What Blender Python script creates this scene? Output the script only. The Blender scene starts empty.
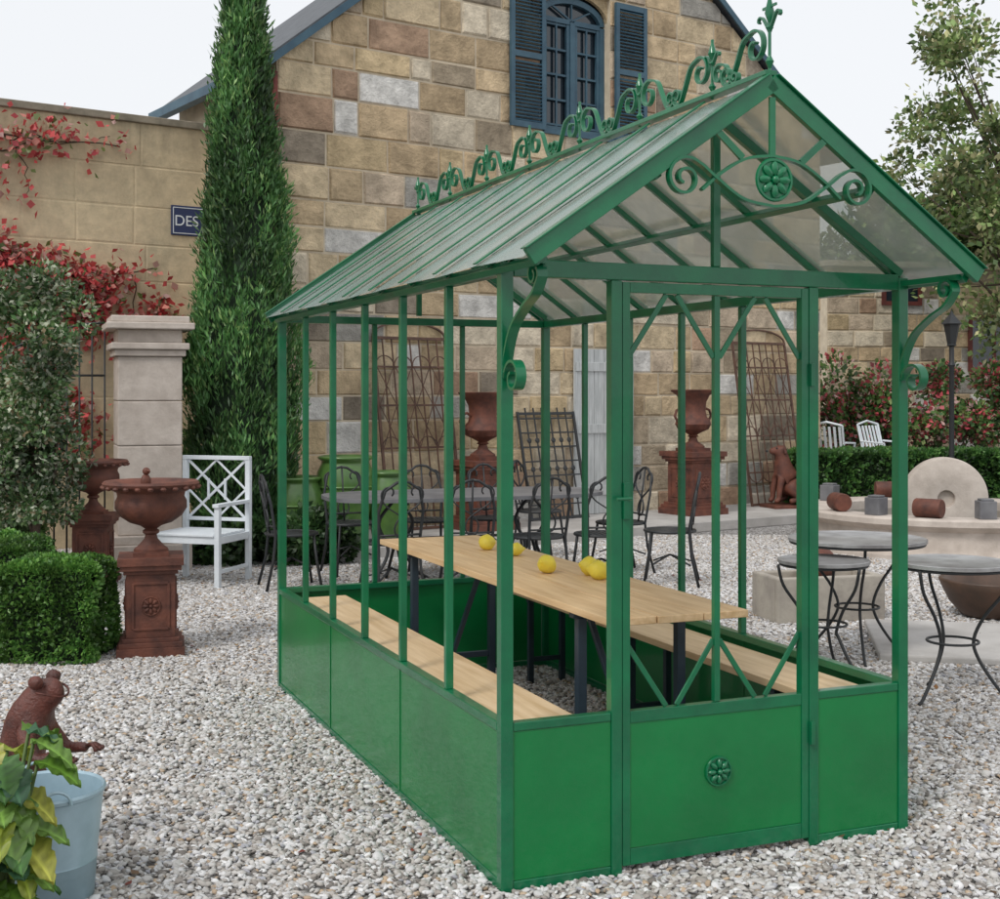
import bpy, bmesh, math, random
import numpy as np
from mathutils import Vector, Matrix, noise
random.seed(7); rng=np.random.default_rng(7)
S=bpy.context.scene
COL=S.collection
# ------------------------------------------------------------------ materials
def base_mat(name):
    m=bpy.data.materials.new(name); m.use_nodes=True
    nt=m.node_tree; b=nt.nodes['Principled BSDF']; return m,nt,b
def N(nt,t,**k):
    n=nt.nodes.new(t)
    for a,v in k.items(): setattr(n,a,v)
    return n
def coords(nt,scale=(1,1,1)):
    tc=N(nt,'ShaderNodeTexCoord'); mp=N(nt,'ShaderNodeMapping'); mp.inputs['Scale'].default_value=scale
    nt.links.new(tc.outputs['Object'],mp.inputs['Vector']); return mp.outputs['Vector']
def nz(nt,vec,scale,detail=4,rough=.6):
    n=N(nt,'ShaderNodeTexNoise'); n.inputs['Scale'].default_value=scale; n.inputs['Detail'].default_value=detail
    n.inputs['Roughness'].default_value=rough; nt.links.new(vec,n.inputs['Vector']); return n.outputs['Fac']
def ramp(nt,fac,stops):
    r=N(nt,'ShaderNodeValToRGB'); e=r.color_ramp.elements
    while len(e)<len(stops): e.new(.5)
    for i,(p,c) in enumerate(stops): e[i].position=p; e[i].color=(*c,1)
    nt.links.new(fac,r.inputs['Fac']); return r.outputs['Color']
def bump(nt,b,h,strength,dist=.01):
    n=N(nt,'ShaderNodeBump'); n.inputs['Strength'].default_value=strength; n.inputs['Distance'].default_value=dist
    nt.links.new(h,n.inputs['Height']); nt.links.new(n.outputs['Normal'],b.inputs['Normal'])
def M(name,c1,c2=None,scale=8,rough=.5,bmp=0,metal=0,stretch=(1,1,1),bscale=None,coat=0,lo=.35,hi=.68,dist=.01,spec=.5):
    m,nt,b=base_mat(name); v=coords(nt,stretch)
    c2=c2 or tuple(x*.7 for x in c1)
    f=nz(nt,v,scale); nt.links.new(ramp(nt,f,[(lo,c1),(hi,c2)]),b.inputs['Base Color'])
    b.inputs['Roughness'].default_value=rough; b.inputs['Metallic'].default_value=metal
    b.inputs['Coat Weight'].default_value=coat; b.inputs['Specular IOR Level'].default_value=spec
    if bmp: bump(nt,b,nz(nt,v,bscale or scale*4),bmp,dist)
    return m
def MC(name,scale=6,bmp=.4,bscale=30,amt=.35,trans=0,dist=.01,tex=True):
    m,nt,b=base_mat(name); nt.nodes.remove(b)
    b=N(nt,'ShaderNodeBsdfDiffuse')
    a=N(nt,'ShaderNodeAttribute'); a.attribute_name='Col'; col=a.outputs['Color']
    if tex:
        v=coords(nt)
        f=nz(nt,v,scale,5,.65)
        r=ramp(nt,f,[(.3,(1-amt,)*3),(.7,(1+amt*.5,)*3)])
        mx=N(nt,'ShaderNodeMix',data_type='RGBA',blend_type='MULTIPLY'); mx.inputs['Factor'].default_value=1
        nt.links.new(col,mx.inputs['A']); nt.links.new(r,mx.inputs['B']); col=mx.outputs['Result']
        if bmp: bump(nt,b,nz(nt,v,bscale,5,.7),bmp,dist)
    nt.links.new(col,b.inputs['Color']); out=b.outputs[0]
    if trans:
        t=N(nt,'ShaderNodeBsdfTranslucent'); nt.links.new(col,t.inputs['Color'])
        ms=N(nt,'ShaderNodeMixShader'); ms.inputs[0].default_value=trans
        nt.links.new(out,ms.inputs[1]); nt.links.new(t.outputs[0],ms.inputs[2]); out=ms.outputs[0]
        gl=N(nt,'ShaderNodeBsdfGlossy'); gl.inputs['Roughness'].default_value=.45; m2=N(nt,'ShaderNodeMixShader'); m2.inputs[0].default_value=.05
        nt.links.new(out,m2.inputs[1]); nt.links.new(gl.outputs[0],m2.inputs[2]); out=m2.outputs[0]
    nt.links.new(out,nt.nodes['Material Output'].inputs['Surface'])
    return m
GREEN=M('green_paint',(.001,.205,.050),(.002,.155,.040),2.2,.30,.05,bscale=40,coat=.2)
GREEND=M('green_paint_frame',(.002,.165,.062),(.003,.112,.048),5,.28,.08,bscale=50,coat=.3)
RUST=M('rust',(.18,.060,.036),(.065,.024,.018),7,.65,.35,bscale=60)
RUSTB=M('rust_dark_bars',(.15,.075,.05),(.06,.035,.026),9,.7,.2)
IRON=M('black_iron',(.018,.022,.026),(.028,.028,.028),9,.5,.1)
PINE=M('pine_wood',(.76,.54,.31),(.58,.37,.18),3.2,.5,.12,stretch=(9,.7,9),bscale=20)
PINE2=M('pine_wood_bench',(.80,.60,.38),(.62,.43,.23),3.5,.55,.12,stretch=(8,.6,8),bscale=20)
BLUEM=M('blue_grey_metal',(.03,.05,.07),(.02,.03,.045),6,.45)
WHITE=M('white_paint',(.76,.80,.84),(.64,.69,.73),6,.5,.05)
SLATEB=M('slate_blue_paint',(.050,.115,.160),(.03,.075,.115),5,.5,.05)
STONEL=M('pale_stone',(.60,.53,.47),(.44,.38,.33),5,.85,.35,bscale=40)
STONEG=M('grey_stone',(.44,.40,.34),(.28,.25,.22),4,.9,.5,bscale=30)
PATH=M('path_concrete',(.50,.48,.46),(.36,.34,.32),2.5,.9,.25,bscale=50)
MORTAR=M('mortar',(.66,.57,.43),(.50,.42,.31),6,.95,.4,bscale=60)
BLOCK=MC('sandstone',4,.95,16,.45,dist=.035)
LEAF=MC('leaf',1,0,1,0,trans=.25,tex=False)
BARK=M('bark',(.09,.065,.045),(.05,.036,.027),12,.95,.6)
SLATE=M('roof_slate',(.10,.11,.12),(.06,.065,.075),8,.6,.3)
GALV=M('galvanised_steel',(.40,.54,.62),(.29,.41,.47),5,.35,.05,metal=.25)
TOPM=M('table_top_metal',(.42,.42,.42),(.22,.21,.21),6,.35,.05,metal=.3)
DARKTOP=M('weathered_top',(.19,.19,.20),(.11,.11,.12),5,.45,.1)
GLAZE=M('green_glaze',(.11,.22,.05),(.05,.12,.03),5,.3,.1,coat=.3)
QUINCE=M('quince_skin',(.80,.64,.05),(.68,.54,.07),14,.5,.1)
WEATH=M('weathered_white_wood',(.56,.58,.58),(.38,.40,.40),5,.8,.3,stretch=(12,12,.8))
TERRA=M('brown_ceramic',(.10,.055,.035),(.05,.03,.02),6,.5,.1)
REDW=M('red_brown_timber',(.16,.035,.025),(.09,.022,.018),6,.7)
def render_mat():
    m,nt,b=base_mat('weathered_wall'); v=coords(nt)
    big=nz(nt,v,.7,6,.65); fine=nz(nt,v,7,6,.7)
    c=ramp(nt,big,[(.3,(.74,.61,.40)),(.5,(.66,.54,.36)),(.72,(.48,.42,.29))])
    c2=ramp(nt,fine,[(.3,(.76,.76,.76)),(.7,(1.12,1.1,1.08))])
    mx=N(nt,'ShaderNodeMix',data_type='RGBA',blend_type='MULTIPLY'); mx.inputs['Factor'].default_value=1
    nt.links.new(c,mx.inputs['A']); nt.links.new(c2,mx.inputs['B'])
    sp=N(nt,'ShaderNodeSeparateXYZ'); nt.links.new(v,sp.inputs[0])
    mr=N(nt,'ShaderNodeMapRange'); mr.inputs['From Min'].default_value=3.4; mr.inputs['From Max'].default_value=4.8
    nt.links.new(sp.outputs['Z'],mr.inputs['Value'])
    v2=coords(nt,(3,3,.25)); st=nz(nt,v2,2.2,5,.6)
    mu=N(nt,'ShaderNodeMath',operation='MULTIPLY'); nt.links.new(mr.outputs[0],mu.inputs[0]); nt.links.new(st,mu.inputs[1])
    mx2=N(nt,'ShaderNodeMix',data_type='RGBA'); nt.links.new(mu.outputs[0],mx2.inputs['Factor'])
    nt.links.new(mx.outputs['Result'],mx2.inputs['A']); mx2.inputs['B'].default_value=(.07,.065,.045,1)
    nt.links.new(mx2.outputs['Result'],b.inputs['Base Color']); b.inputs['Roughness'].default_value=.95
    bump(nt,b,fine,.5,.02); return m
RENDERW=render_mat()
def glassroof():
    m,nt,b=base_mat('roof_glazing'); nt.nodes.remove(b); v=coords(nt,(1,1,1))
    f=nz(nt,v,2.5,5,.65)
    dc=ramp(nt,f,[(.3,(.62,.70,.66)),(.7,(.42,.50,.46))])
    df=N(nt,'ShaderNodeBsdfDiffuse'); nt.links.new(dc,df.inputs['Color'])
    t=N(nt,'ShaderNodeBsdfTranslucent'); t.inputs['Color'].default_value=(.42,.40,.36,1)
    tr=N(nt,'ShaderNodeBsdfTransparent'); tr.inputs['Color'].default_value=(.66,.68,.66,1)
    gl=N(nt,'ShaderNodeBsdfGlossy'); gl.inputs['Roughness'].default_value=.22; gl.inputs['Color'].default_value=(.90,1,.97,1)
    a=N(nt,'ShaderNodeMixShader'); a.inputs[0].default_value=.35; nt.links.new(df.outputs[0],a.inputs[1]); nt.links.new(t.outputs[0],a.inputs[2])
    c=N(nt,'ShaderNodeMixShader'); c.inputs[0].default_value=.56; nt.links.new(tr.outputs[0],c.inputs[1]); nt.links.new(a.outputs[0],c.inputs[2])
    fr=N(nt,'ShaderNodeLayerWeight'); fr.inputs['Blend'].default_value=.62
    d=N(nt,'ShaderNodeMixShader'); nt.links.new(fr.outputs['Fresnel'],d.inputs[0]); nt.links.new(c.outputs[0],d.inputs[1]); nt.links.new(gl.outputs[0],d.inputs[2])
    nt.links.new(d.outputs[0],nt.nodes['Material Output'].inputs['Surface'])
    return m
ROOFG=glassroof()
def winglass():
    m,nt,b=base_mat('window_glass'); b.inputs['Base Color'].default_value=(.02,.03,.04,1); b.inputs['Roughness'].default_value=.06
    b.inputs['Specular IOR Level'].default_value=.9; return m
WGLASS=winglass()
def waterm():
    m,nt,b=base_mat('pool_water'); b.inputs['Base Color'].default_value=(.03,.04,.03,1); b.inputs['Roughness'].default_value=.05
    v=coords(nt); bump(nt,b,nz(nt,v,6),.1,.02); return m
WATER=waterm()
def gravel_ground():
    m,nt,b=base_mat('gravel_ground'); v=coords(nt)
    vo=N(nt,'ShaderNodeTexVoronoi'); vo.inputs['Scale'].default_value=46; nt.links.new(v,vo.inputs['Vector'])
    sp=N(nt,'ShaderNodeSeparateColor'); nt.links.new(vo.outputs['Color'],sp.inputs[0])
    c=ramp(nt,sp.outputs[0],[(0,(.26,.24,.22)),(.35,(.42,.40,.385)),(.7,(.56,.545,.54)),(1,(.74,.73,.73))])
    e=ramp(nt,vo.outputs['Distance'],[(.25,(1,1,1)),(.75,(.3,.29,.28))])
    mx=N(nt,'ShaderNodeMix',data_type='RGBA',blend_type='MULTIPLY'); mx.inputs['Factor'].default_value=1
    nt.links.new(c,mx.inputs['A']); nt.links.new(e,mx.inputs['B']); nt.links.new(mx.outputs['Result'],b.inputs['Base Color'])
    b.inputs['Roughness'].default_value=.9
    iv=N(nt,'ShaderNodeMath',operation='SUBTRACT'); iv.inputs[0].default_value=1; nt.links.new(vo.outputs['Distance'],iv.inputs[1])
    bump(nt,b,iv.outputs[0],.8,.02); return m
GROUND=gravel_ground()
PEB=MC('pebble',1,0,1,0,tex=False)
# ------------------------------------------------------------------ mesh builder
def mkmesh(name,v,f,mats,cols=None,mi=None,smooth=False):
    me=bpy.data.meshes.new(name); me.from_pydata(v,[],f)
    for m in mats: me.materials.append(m)
    if mi is not None: me.polygons.foreach_set('material_index',mi)
    if cols is not None:
        a=me.color_attributes.new('Col','FLOAT_COLOR','POINT')
        c=np.ones((len(v),4),dtype=np.float32); c[:,:3]=np.asarray(cols); a.data.foreach_set('color',c.ravel())
    me.polygons.foreach_set('use_smooth',[smooth]*len(me.polygons))
    me.update(); return me
def empty(name,loc=(0,0,0),rz=0):
    o=bpy.data.objects.new(name,None); o.empty_display_size=.2; COL.objects.link(o); o.location=loc; o.rotation_euler=(0,0,rz); return o
def link(me,name,parent=None,loc=(0,0,0),rot=(0,0,0)):
    o=bpy.data.objects.new(name,me); COL.objects.link(o); o.location=loc; o.rotation_euler=rot
    if parent: o.parent=parent
    return o
class MB:
    def __init__(s): s.v=[];s.f=[];s.c=[];s.m=[]
    def add(s,v,f,mi=0,col=(1,1,1)):
        b=len(s.v); s.v+= [tuple(p) for p in v]; s.f+=[tuple(i+b for i in q) for q in f]; s.c+=[col]*len(v); s.m+=[mi]*len(f)
    def box(s,c,sz,R=None,mi=0,col=(1,1,1)):
        h=Vector(sz)/2; P=[]
        for x in(-1,1):
            for y in(-1,1):
                for z in(-1,1):
                    p=Vector((x*h.x,y*h.y,z*h.z)); p=R@p if R else p; P.append(p+Vector(c))
        s.add(P,[(0,1,3,2),(4,6,7,5),(0,4,5,1),(2,3,7,6),(0,2,6,4),(1,5,7,3)],mi,col)
    def b2(s,a,b,mi=0,col=(1,1,1)):
        s.box([(a[i]+b[i])/2 for i in range(3)],[abs(b[i]-a[i]) for i in range(3)],None,mi,col)
    def bar(s,a,b,w,t,up=(0,0,1),mi=0):
        a=Vector(a);b=Vector(b);d=(b-a);L=d.length;d.normalize();x=d.cross(Vector(up))
        if x.length<1e-4: x=d.cross(Vector((0,1,0)))
        x.normalize();y=x.cross(d)
        R=Matrix((x,d,y)).transposed(); s.box((a+b)/2,(w,L,t),R,mi)
    def tube(s,pts,r,seg=8,mi=0,closed=False,cap=True):
        pts=[Vector(p) for p in pts]; n=len(pts); rr=r if isinstance(r,(list,tuple)) else [r]*n
        V=[];prev=None
        for i in range(n):
            a=pts[(i-1)%n] if (closed or i>0) else pts[0]; b=pts[(i+1)%n] if (closed or i<n-1) else pts[-1]
            t=(b-a).normalized()
            if prev is None:
                x=t.cross(Vector((0,0,1))); 
                if x.length<.1: x=t.cross(Vector((1,0,0)))
            else: x=prev-t*prev.dot(t)
            x.normalize(); prev=x; y=t.cross(x)
            for k in range(seg):
                an=2*math.pi*k/seg; V.append(pts[i]+(x*math.cos(an)+y*math.sin(an))*rr[i])
        F=[]
        for i in range(n if closed else n-1):
            j=(i+1)%n
            for k in range(seg):
                l=(k+1)%seg; F.append((i*seg+k,i*seg+l,j*seg+l,j*seg+k))
        if cap and not closed: F.append(tuple(range(seg))[::-1]); F.append(tuple((n-1)*seg+k for k in range(seg)))
        s.add(V,F,mi)
    def ribbon(s,pts,nrm,w,t,mi=0):
        pts=[Vector(p) for p in pts]; nrm=Vector(nrm).normalized(); V=[];n=len(pts)
        for i in range(n):
            T=(pts[min(i+1,n-1)]-pts[max(i-1,0)]).normalized(); q=nrm.cross(T).normalized()
            for a,b in((-1,-1),(1,-1),(1,1),(-1,1)): V.append(pts[i]+q*(a*t/2)+nrm*(b*w/2))
        F=[]
        for i in range(n-1):
            for k in range(4): l=(k+1)%4; F.append((i*4+k,i*4+l,i*4+4+l,i*4+4+k))
        F+=[(3,2,1,0),(n*4-4,n*4-3,n*4-2,n*4-1)]; s.add(V,F,mi)
    def lathe(s,prof,c=(0,0,0),seg=28,mi=0,R=None,col=(1,1,1),flute=0,fr=(0,0)):
        V=[];n=len(prof);c=Vector(c)
        for r,z in prof:
            for k in range(seg):
                a=2*math.pi*k/seg; q=r
                if flute and fr[0]<=z<=fr[1]: q=r*(1+.06*abs(math.sin(flute*a/2)))
                p=Vector((q*math.cos(a),q*math.sin(a),z)); p=R@p if R else p; V.append(p+c)
        F=[]
        for i in range(n-1):
            for k in range(seg): l=(k+1)%seg; F.append((i*seg+k,i*seg+l,i*seg+seg+l,i*seg+seg+k))
        F.append(tuple(range(seg))[::-1]); F.append(tuple((n-1)*seg+k for k in range(seg)))
        s.add(V,F,mi,col)
    def sphere(s,c,r,seg=16,mi=0,R=None):
        r=r if isinstance(r,(tuple,list)) else (r,r,r)
        V=[];F=[];n=seg//2
        for i in range(n+1):
            ph=math.pi*i/n
            for k in range(seg):
                a=2*math.pi*k/seg; p=Vector((r[0]*math.sin(ph)*math.cos(a),r[1]*math.sin(ph)*math.sin(a),-r[2]*math.cos(ph)))
                p=R@p if R else p; V.append(p+Vector(c))
        for i in range(n):
            for k in range(seg): l=(k+1)%seg; F.append((i*seg+k,i*seg+l,i*seg+seg+l,i*seg+seg+k))
        s.add(V,F,mi)
    def mesh(s,name,mats,smooth=False,col=False):
        return mkmesh(name,s.v,s.f,mats,s.c if col else None,s.m,smooth)
    def obj(s,name,mats,parent=None,loc=(0,0,0),rot=(0,0,0),smooth=False,bevel=0,col=False,auto=False):
        if not isinstance(mats,(list,tuple)): mats=[mats]
        o=link(s.mesh(name,mats,smooth or auto,col),name,parent,loc,rot)
        if bevel:
            m=o.modifiers.new('b','BEVEL'); m.width=bevel; m.segments=2; m.limit_method='ANGLE'
        if auto:
            o.data.set_sharp_from_angle(angle=math.radians(38))
        return o
def Rz(a): return Matrix.Rotation(a,3,'Z')
def scroll(A,B,t1=1.5,t2=1.5,kind='S',p=1.2,flip=1,n=60):
    u=np.linspace(-1,1,n); k=np.where(u<0,t1,t2)*math.pi*(p+1)*np.abs(u)**p
    if kind=='S': k=k*np.sign(u)
    th=np.cumsum(k)*(u[1]-u[0]); th-=th[n//2]
    x=np.cumsum(np.cos(th)); y=np.cumsum(np.sin(th))*flip
    z=x+1j*y; a=complex(*A); b=complex(*B); z=(z-z[0])/(z[-1]-z[0])*(b-a)+a
    return [(q.real,q.imag) for q in z]
def crom(P,n=8):
    out=[];P=[Vector(p) for p in P]; Q=[P[0]*2-P[1]]+P+[P[-1]*2-P[-2]]
    for i in range(1,len(Q)-2):
        for k in range(n):
            t=k/n; out.append(.5*((2*Q[i])+(Q[i+1]-Q[i-1])*t+(2*Q[i-1]-5*Q[i]+4*Q[i+1]-Q[i+2])*t*t+(3*Q[i]-Q[i-1]-3*Q[i+1]+Q[i+2])*t**3))
    out.append(P[-1]); return out
def spiral(c,r0,r1,a0,turn,n=40):
    return [(c[0]+(r0+(r1-r0)*(i/n)**.85)*math.cos(a0+turn*i/n),c[1]+(r0+(r1-r0)*(i/n)**.85)*math.sin(a0+turn*i/n)) for i in range(n+1)]
# leaves -------------------------------------------------------------
def unit(a): return a/np.maximum(np.linalg.norm(a,axis=1,keepdims=True),1e-9)
def leafcloud(name,pos,d,L,W,cols,parent=None,mat=None,loc=(0,0,0),flat=False):
    n=len(pos); d=unit(d); r=np.tile(np.array([[0,0,1.]]),(n,1))+rng.normal(size=(n,3))*.2 if flat else rng.normal(size=(n,3)); s=unit(np.cross(d,r)); nn=np.cross(d,s)
    L=L*rng.uniform(.6,1.3,(n,1)); W=W*rng.uniform(.6,1.3,(n,1))
    P=np.empty((n,4,3)); P[:,0]=pos; P[:,1]=pos+d*L*.5+s*W*.5+nn*W*.12; P[:,2]=pos+d*L; P[:,3]=pos+d*L*.5-s*W*.5+nn*W*.12
    me=bpy.data.meshes.new(name); me.vertices.add(n*4); me.vertices.foreach_set('co',P.astype(np.float32).ravel())
    me.loops.add(n*4); me.loops.foreach_set('vertex_index',np.arange(n*4,dtype=np.int32))
    me.polygons.add(n); me.polygons.foreach_set('loop_start',np.arange(n,dtype=np.int32)*4)
    me.materials.append(mat or LEAF); me.update(calc_edges=True)
    a=me.color_attributes.new('Col','FLOAT_COLOR','POINT'); c=np.ones((n,4,4),dtype=np.float32); c[:,:,:3]=cols[:,None,:]; a.data.foreach_set('color',c.ravel())
    return link(me,name,parent,loc)
def pal(n,colors,w=None,jit=.25):
    c=np.array(colors)[rng.choice(len(colors),n,p=w)]; return np.clip(c*(1+rng.uniform(-jit,jit,(n,1))),0,1)
def nzv(P,s): return np.array([noise.noise(Vector(p)*s) for p in P])
# ------------------------------------------------------------------ ground + gravel
g=MB(); g.add([(-300,-300,0),(300,-300,0),(300,300,0),(-300,300,0)],[(0,1,2,3)]); g.obj('ground',GROUND)
def gravel():
    G=empty('gravel'); T=.6; metas=[]
    tmpl=[]
    for k in range(5):
        bm=bmesh.new(); bmesh.ops.create_icosphere(bm,subdivisions=2,radius=.0095)
        for v in bm.verts:
            q=noise.noise(v.co*100+Vector((k*7,0,0)))*.45+noise.noise(v.co*250+Vector((k*3,5,0)))*.2
            v.co*=1+q; v.co.z*=.62; v.co.x*=1.15+.1*k
        tmpl.append(np.array([v.co[:] for v in bm.verts])); F=np.array([[v.index for v in f.verts] for f in bm.faces]); bm.free()
    pc=np.array([(.22,.20,.185),(.34,.31,.285),(.47,.44,.41),(.55,.53,.51),(.62,.61,.61),(.74,.73,.73),(.48,.37,.27),(.42,.42,.45)])
    pw=[.05,.11,.21,.25,.21,.08,.05,.04]
    for q in range(4):
        n=int(T*T*3700); ang=rng.uniform(0,6.28,n); V=np.empty((n,42,3)); ti=rng.integers(0,5,n); s=rng.uniform(.6,1.3,(n,1)); s[rng.random(n)<.03]*=1.5
        for i in range(n):
            R=Matrix.Rotation(ang[i],3,'Z')@Matrix.Rotation(random.uniform(-.6,.6),3,'X')@Matrix.Rotation(random.uniform(-.6,.6),3,'Y')
            V[i]=tmpl[ti[i]]@np.array(R).T*s[i]
        V+=np.stack([rng.uniform(-T/2,T/2,n),rng.uniform(-T/2,T/2,n),rng.uniform(.001,.008,n)],1)[:,None,:]
        FF=(F[None]+np.arange(n)[:,None,None]*42).reshape(-1,3)
        me=bpy.data.meshes.new('gravel_patch'); me.vertices.add(n*42); me.vertices.foreach_set('co',V.astype(np.float32).ravel())
        me.loops.add(len(FF)*3); me.loops.foreach_set('vertex_index',FF.astype(np.int32).ravel()); me.polygons.add(len(FF)); me.polygons.foreach_set('loop_start',np.arange(len(FF),dtype=np.int32)*3)
        me.polygons.foreach_set('use_smooth',np.ones(len(FF),dtype=bool)); me.materials.append(PEB); me.update(calc_edges=True)
        c=np.ones((n,42,4),dtype=np.float32); c[:,:,:3]=(pc[rng.choice(8,n,p=pw)]*rng.uniform(.9,1.1,(n,1)))[:,None,:]
        a=me.color_attributes.new('Col','FLOAT_COLOR','POINT'); a.data.foreach_set('color',c.ravel()); metas.append(me)
    for iy in range(20):
        for ix in range(-14,15):
            x=ix*T; y=2.9+iy*T
            if abs(x)>.42*y+1.3: continue
            link(random.choice(metas),'gravel_patch',G,(x,y,random.uniform(0,.003)),(0,0,random.choice((0,1,2,3))*math.pi/2))
gravel()
n=420; P=np.stack([rng.uniform(-4,5,n),rng.uniform(3.2,12,n),rng.uniform(.014,.024,n)],1)
leafcloud('fallen_leaves',P,rng.normal(size=(n,3))*np.array([1,1,.12]),.045,.026,pal(n,[(.26,.13,.05),(.34,.21,.08),(.28,.07,.05),(.18,.11,.06)]),flat=True)
# ------------------------------------------------------------------ greenhouse
GO=Vector((.016,4.205,0)); GA=math.radians(22.4); W=1.563; L=3.134; H=2.015; PZ=.53
def gh(u,v,z=0): return Vector((GO.x+u*math.cos(GA)-v*math.sin(GA),GO.y+u*math.sin(GA)+v*math.cos(GA),z))
GH=empty('greenhouse',GO,GA)
def rosette(mb,c,R,r=.06,mi=0):
    c=Vector(c)
    mb.lathe([(r*.95,0),(r,.004),(r*.96,.010),(r*.86,.010),(r*.82,.005)],c,28,mi,R)
    for k in range(8):
        a=2*math.pi*k/8; rot=R@Rz(a)
        mb.sphere(c+rot@Vector((r*.52,0,.008)),(r*.34,r*.19,.011),10,mi,rot)
    mb.sphere(c+R@Vector((0,0,.012)),(r*.2,r*.2,.013),10,mi,R)
RF=Matrix.Rotation(math.radians(90),3,'X')
bw=L/6
f=MB()
for u,v in((0,0),(W,0),(0,L),(W,L)): f.box((u,v,H/2),(.042,.042,H))
for i in range(1,6):
    for u in(0,W): f.b2((u-.014,i*bw-.014,PZ+.012),(u+.014,i*bw+.014,H-.04))
for u in(W/3,2*W/3): f.b2((u-.013,L-.013,PZ+.012),(u+.013,L+.013,H-.04))
for u in(0,W):
    f.b2((u-.022,.022,H-.04),(u+.022,L-.022,H)); f.b2((u-.020,.022,PZ-.018),(u+.020,L-.022,PZ+.012)); f.b2((u-.018,.022,.0),(u+.018,L-.022,.035))
f.b2((.022,-.02,H-.045),(W-.022,.02,H+.012)); f.b2((.022,L-.02,H-.04),(W-.022,L+.02,H))
f.b2((.022,L-.02,PZ-.018),(W-.022,L+.02,PZ+.012)); f.b2((.022,L-.018,0),(W-.022,L+.018,.035))
d0,d1=.392,1.172
for a,b in((.022,d0-.02),(d1+.02,W-.022)):
    f.b2((a,-.018,PZ-.016),(b,.018,PZ+.012)); f.b2((a,-.018,0),(b,.018,.035))
for u in(d0,d1): f.b2((u-.0195,-.021,0),(u+.0195,.021,H-.046))
ZR=2.60; ZE=2.008; OV=.07; F0=-.335; F1=L+.06
sl=(ZR-ZE)/(W/2+OV)
def rz(u): return ZR-abs(u-W/2)*sl
for v in(0,L): f.b2((W/2-.014,v-.012,H+.013),(W/2+.014,v+.012,ZR-.05))
f.obj('frame',GREEND,GH,bevel=.003)
p=MB()
for u in(0,W):
    sgn=-1 if u==0 else 1
    for k in range(3):
        p.b2((u+sgn*.010,k*2*bw+(.022 if k==0 else .003),.036),(u+sgn*.014,(k+1)*2*bw-(.022 if k==2 else .003),PZ-.019))
        if k: p.b2((u+sgn*.0145,k*2*bw-.011,.037),(u+sgn*.0175,k*2*bw+.011,PZ-.02))
p.b2((.022,L+.010,.036),(W-.022,L+.014,PZ-.019))
p.b2((.022,-.014,.036),(d0-.02,-.010,PZ-.017)); p.b2((d1+.02,-.014,.036),(W-.022,-.010,PZ-.017))
p.b2((d0+.05,-.014,.085),(d1-.05,-.010,PZ-.03))
p.obj('sheet_panels',GREEN,GH,bevel=.001)
d=MB(); a,b=d0+.022,d1-.022
for x in(a,b-.028): d.b2((x,-.019,.03),(x+.028,.015,H-.05))
m0,m1=a+.029,b-.029
d.b2((m0,-.018,.03),(m1,.014,.084)); d.b2((m0,-.018,PZ-.029),(m1,.014,PZ+.01)); d.b2((m0,-.018,H-.085),(m1,.014,H-.05))
c=(a+b)/2; d.b2((c-.011,-.012,PZ+.011),(c+.011,.010,H-.086))
zb,zt=PZ+.012,H-.087
for x0,x1 in((m0,c-.012),(c+.012,m1)):
    mid=(x0+x1)/2
    for s,x in((1,x0),(-1,x1)):
        d.bar((x,-.004,zt-.21),(mid+(-.02 if s>0 else .02),-.004,zt),.018,.008,(0,1,0)); d.bar((x,-.002,zb+.21),(mid+(-.02 if s>0 else .02),-.002,zb),.018,.008,(0,1,0))
d.b2((a-.002,-.032,1.18),(a+.022,-.0195,1.30)); d.tube([(a+.01,-.032,1.25),(a+.01,-.062,1.25),(a-.045,-.066,1.25)],.006)
d.b2((b+.002,-.034,.36),(b+.018,-.022,.44)); d.b2((b+.002,-.034,1.62),(b+.018,-.022,1.70))
d.obj('door_frame',GREEND,GH,bevel=.002)
r=MB(); rosette(r,(c,-.014,.305),RF,.052); r.obj('door_rosette',GREEND,GH,auto=True)
g=MB()
nb=9
for sd in(0,1):
    e=-OV if sd==0 else W+OV
    def rp(t):
        x=e+(W/2-e)*t; z=ZE+(ZR-ZE)*t; return x,z
    A=rp(-.012);B=rp(.985)
    for k in range(nb):
        v0=F0+(F1-F0)*k/nb+.004; v1=F0+(F1-F0)*(k+1)/nb-.004
        j=random.uniform(-.004,.004);j2=random.uniform(-.003,.003); am=((A[0]+B[0])/2,(A[1]+B[1])/2-.004)
        g.add([(A[0],v0,A[1]+j),(am[0],v0,am[1]+j2),(B[0],v0,B[1]),(B[0],v1,B[1]),(am[0],v1,am[1]-j2),(A[0],v1,A[1]-j)],[(0,1,4,5),(1,2,3,4)])
g.obj('roof_glazing',ROOFG,GH,smooth=True)
g=MB()
for sd in(0,1):
    e=-OV if sd==0 else W+OV; n=Vector((-sl if sd==0 else sl,0,1)).normalized()
    E=Vector((e,0,ZE));R0=Vector((W/2,0,ZR)); dirv=(R0-E).normalized()
    for k in range(nb+1):
        v=F0+(F1-F0)*k/nb; o=Vector((0,v,0))
        if 0<k<nb:
            g.bar(E+o+n*.0105-dirv*.008,R0+o+n*.0105-dirv*.01,.030,.006,n)
            g.bar(E+o-n*.014+dirv*.02,R0+o-n*.014-dirv*.015,.020,.022,n)
        else:
            g.bar(E+o-n*.012,R0+o-n*.012,.022,.055,n); g.bar(E+o+n*.019,R0+o+n*.019-dirv*.005,.045,.005,n)
    for t in(.03,.5):
        c=E+(R0-E)*t-n*.040; g.bar((c.x,F0+.02,c.z),(c.x,F1-.02,c.z),.026,.022,n)
    for v in(0,L): g.bar(Vector((0 if sd==0 else W,v,H+.015)),R0+Vector((0,v,-.055)),.024,.03,n)
g.box((W/2,(F0+F1)/2,ZR+.020),(.045,F1-F0,.016))
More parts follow.
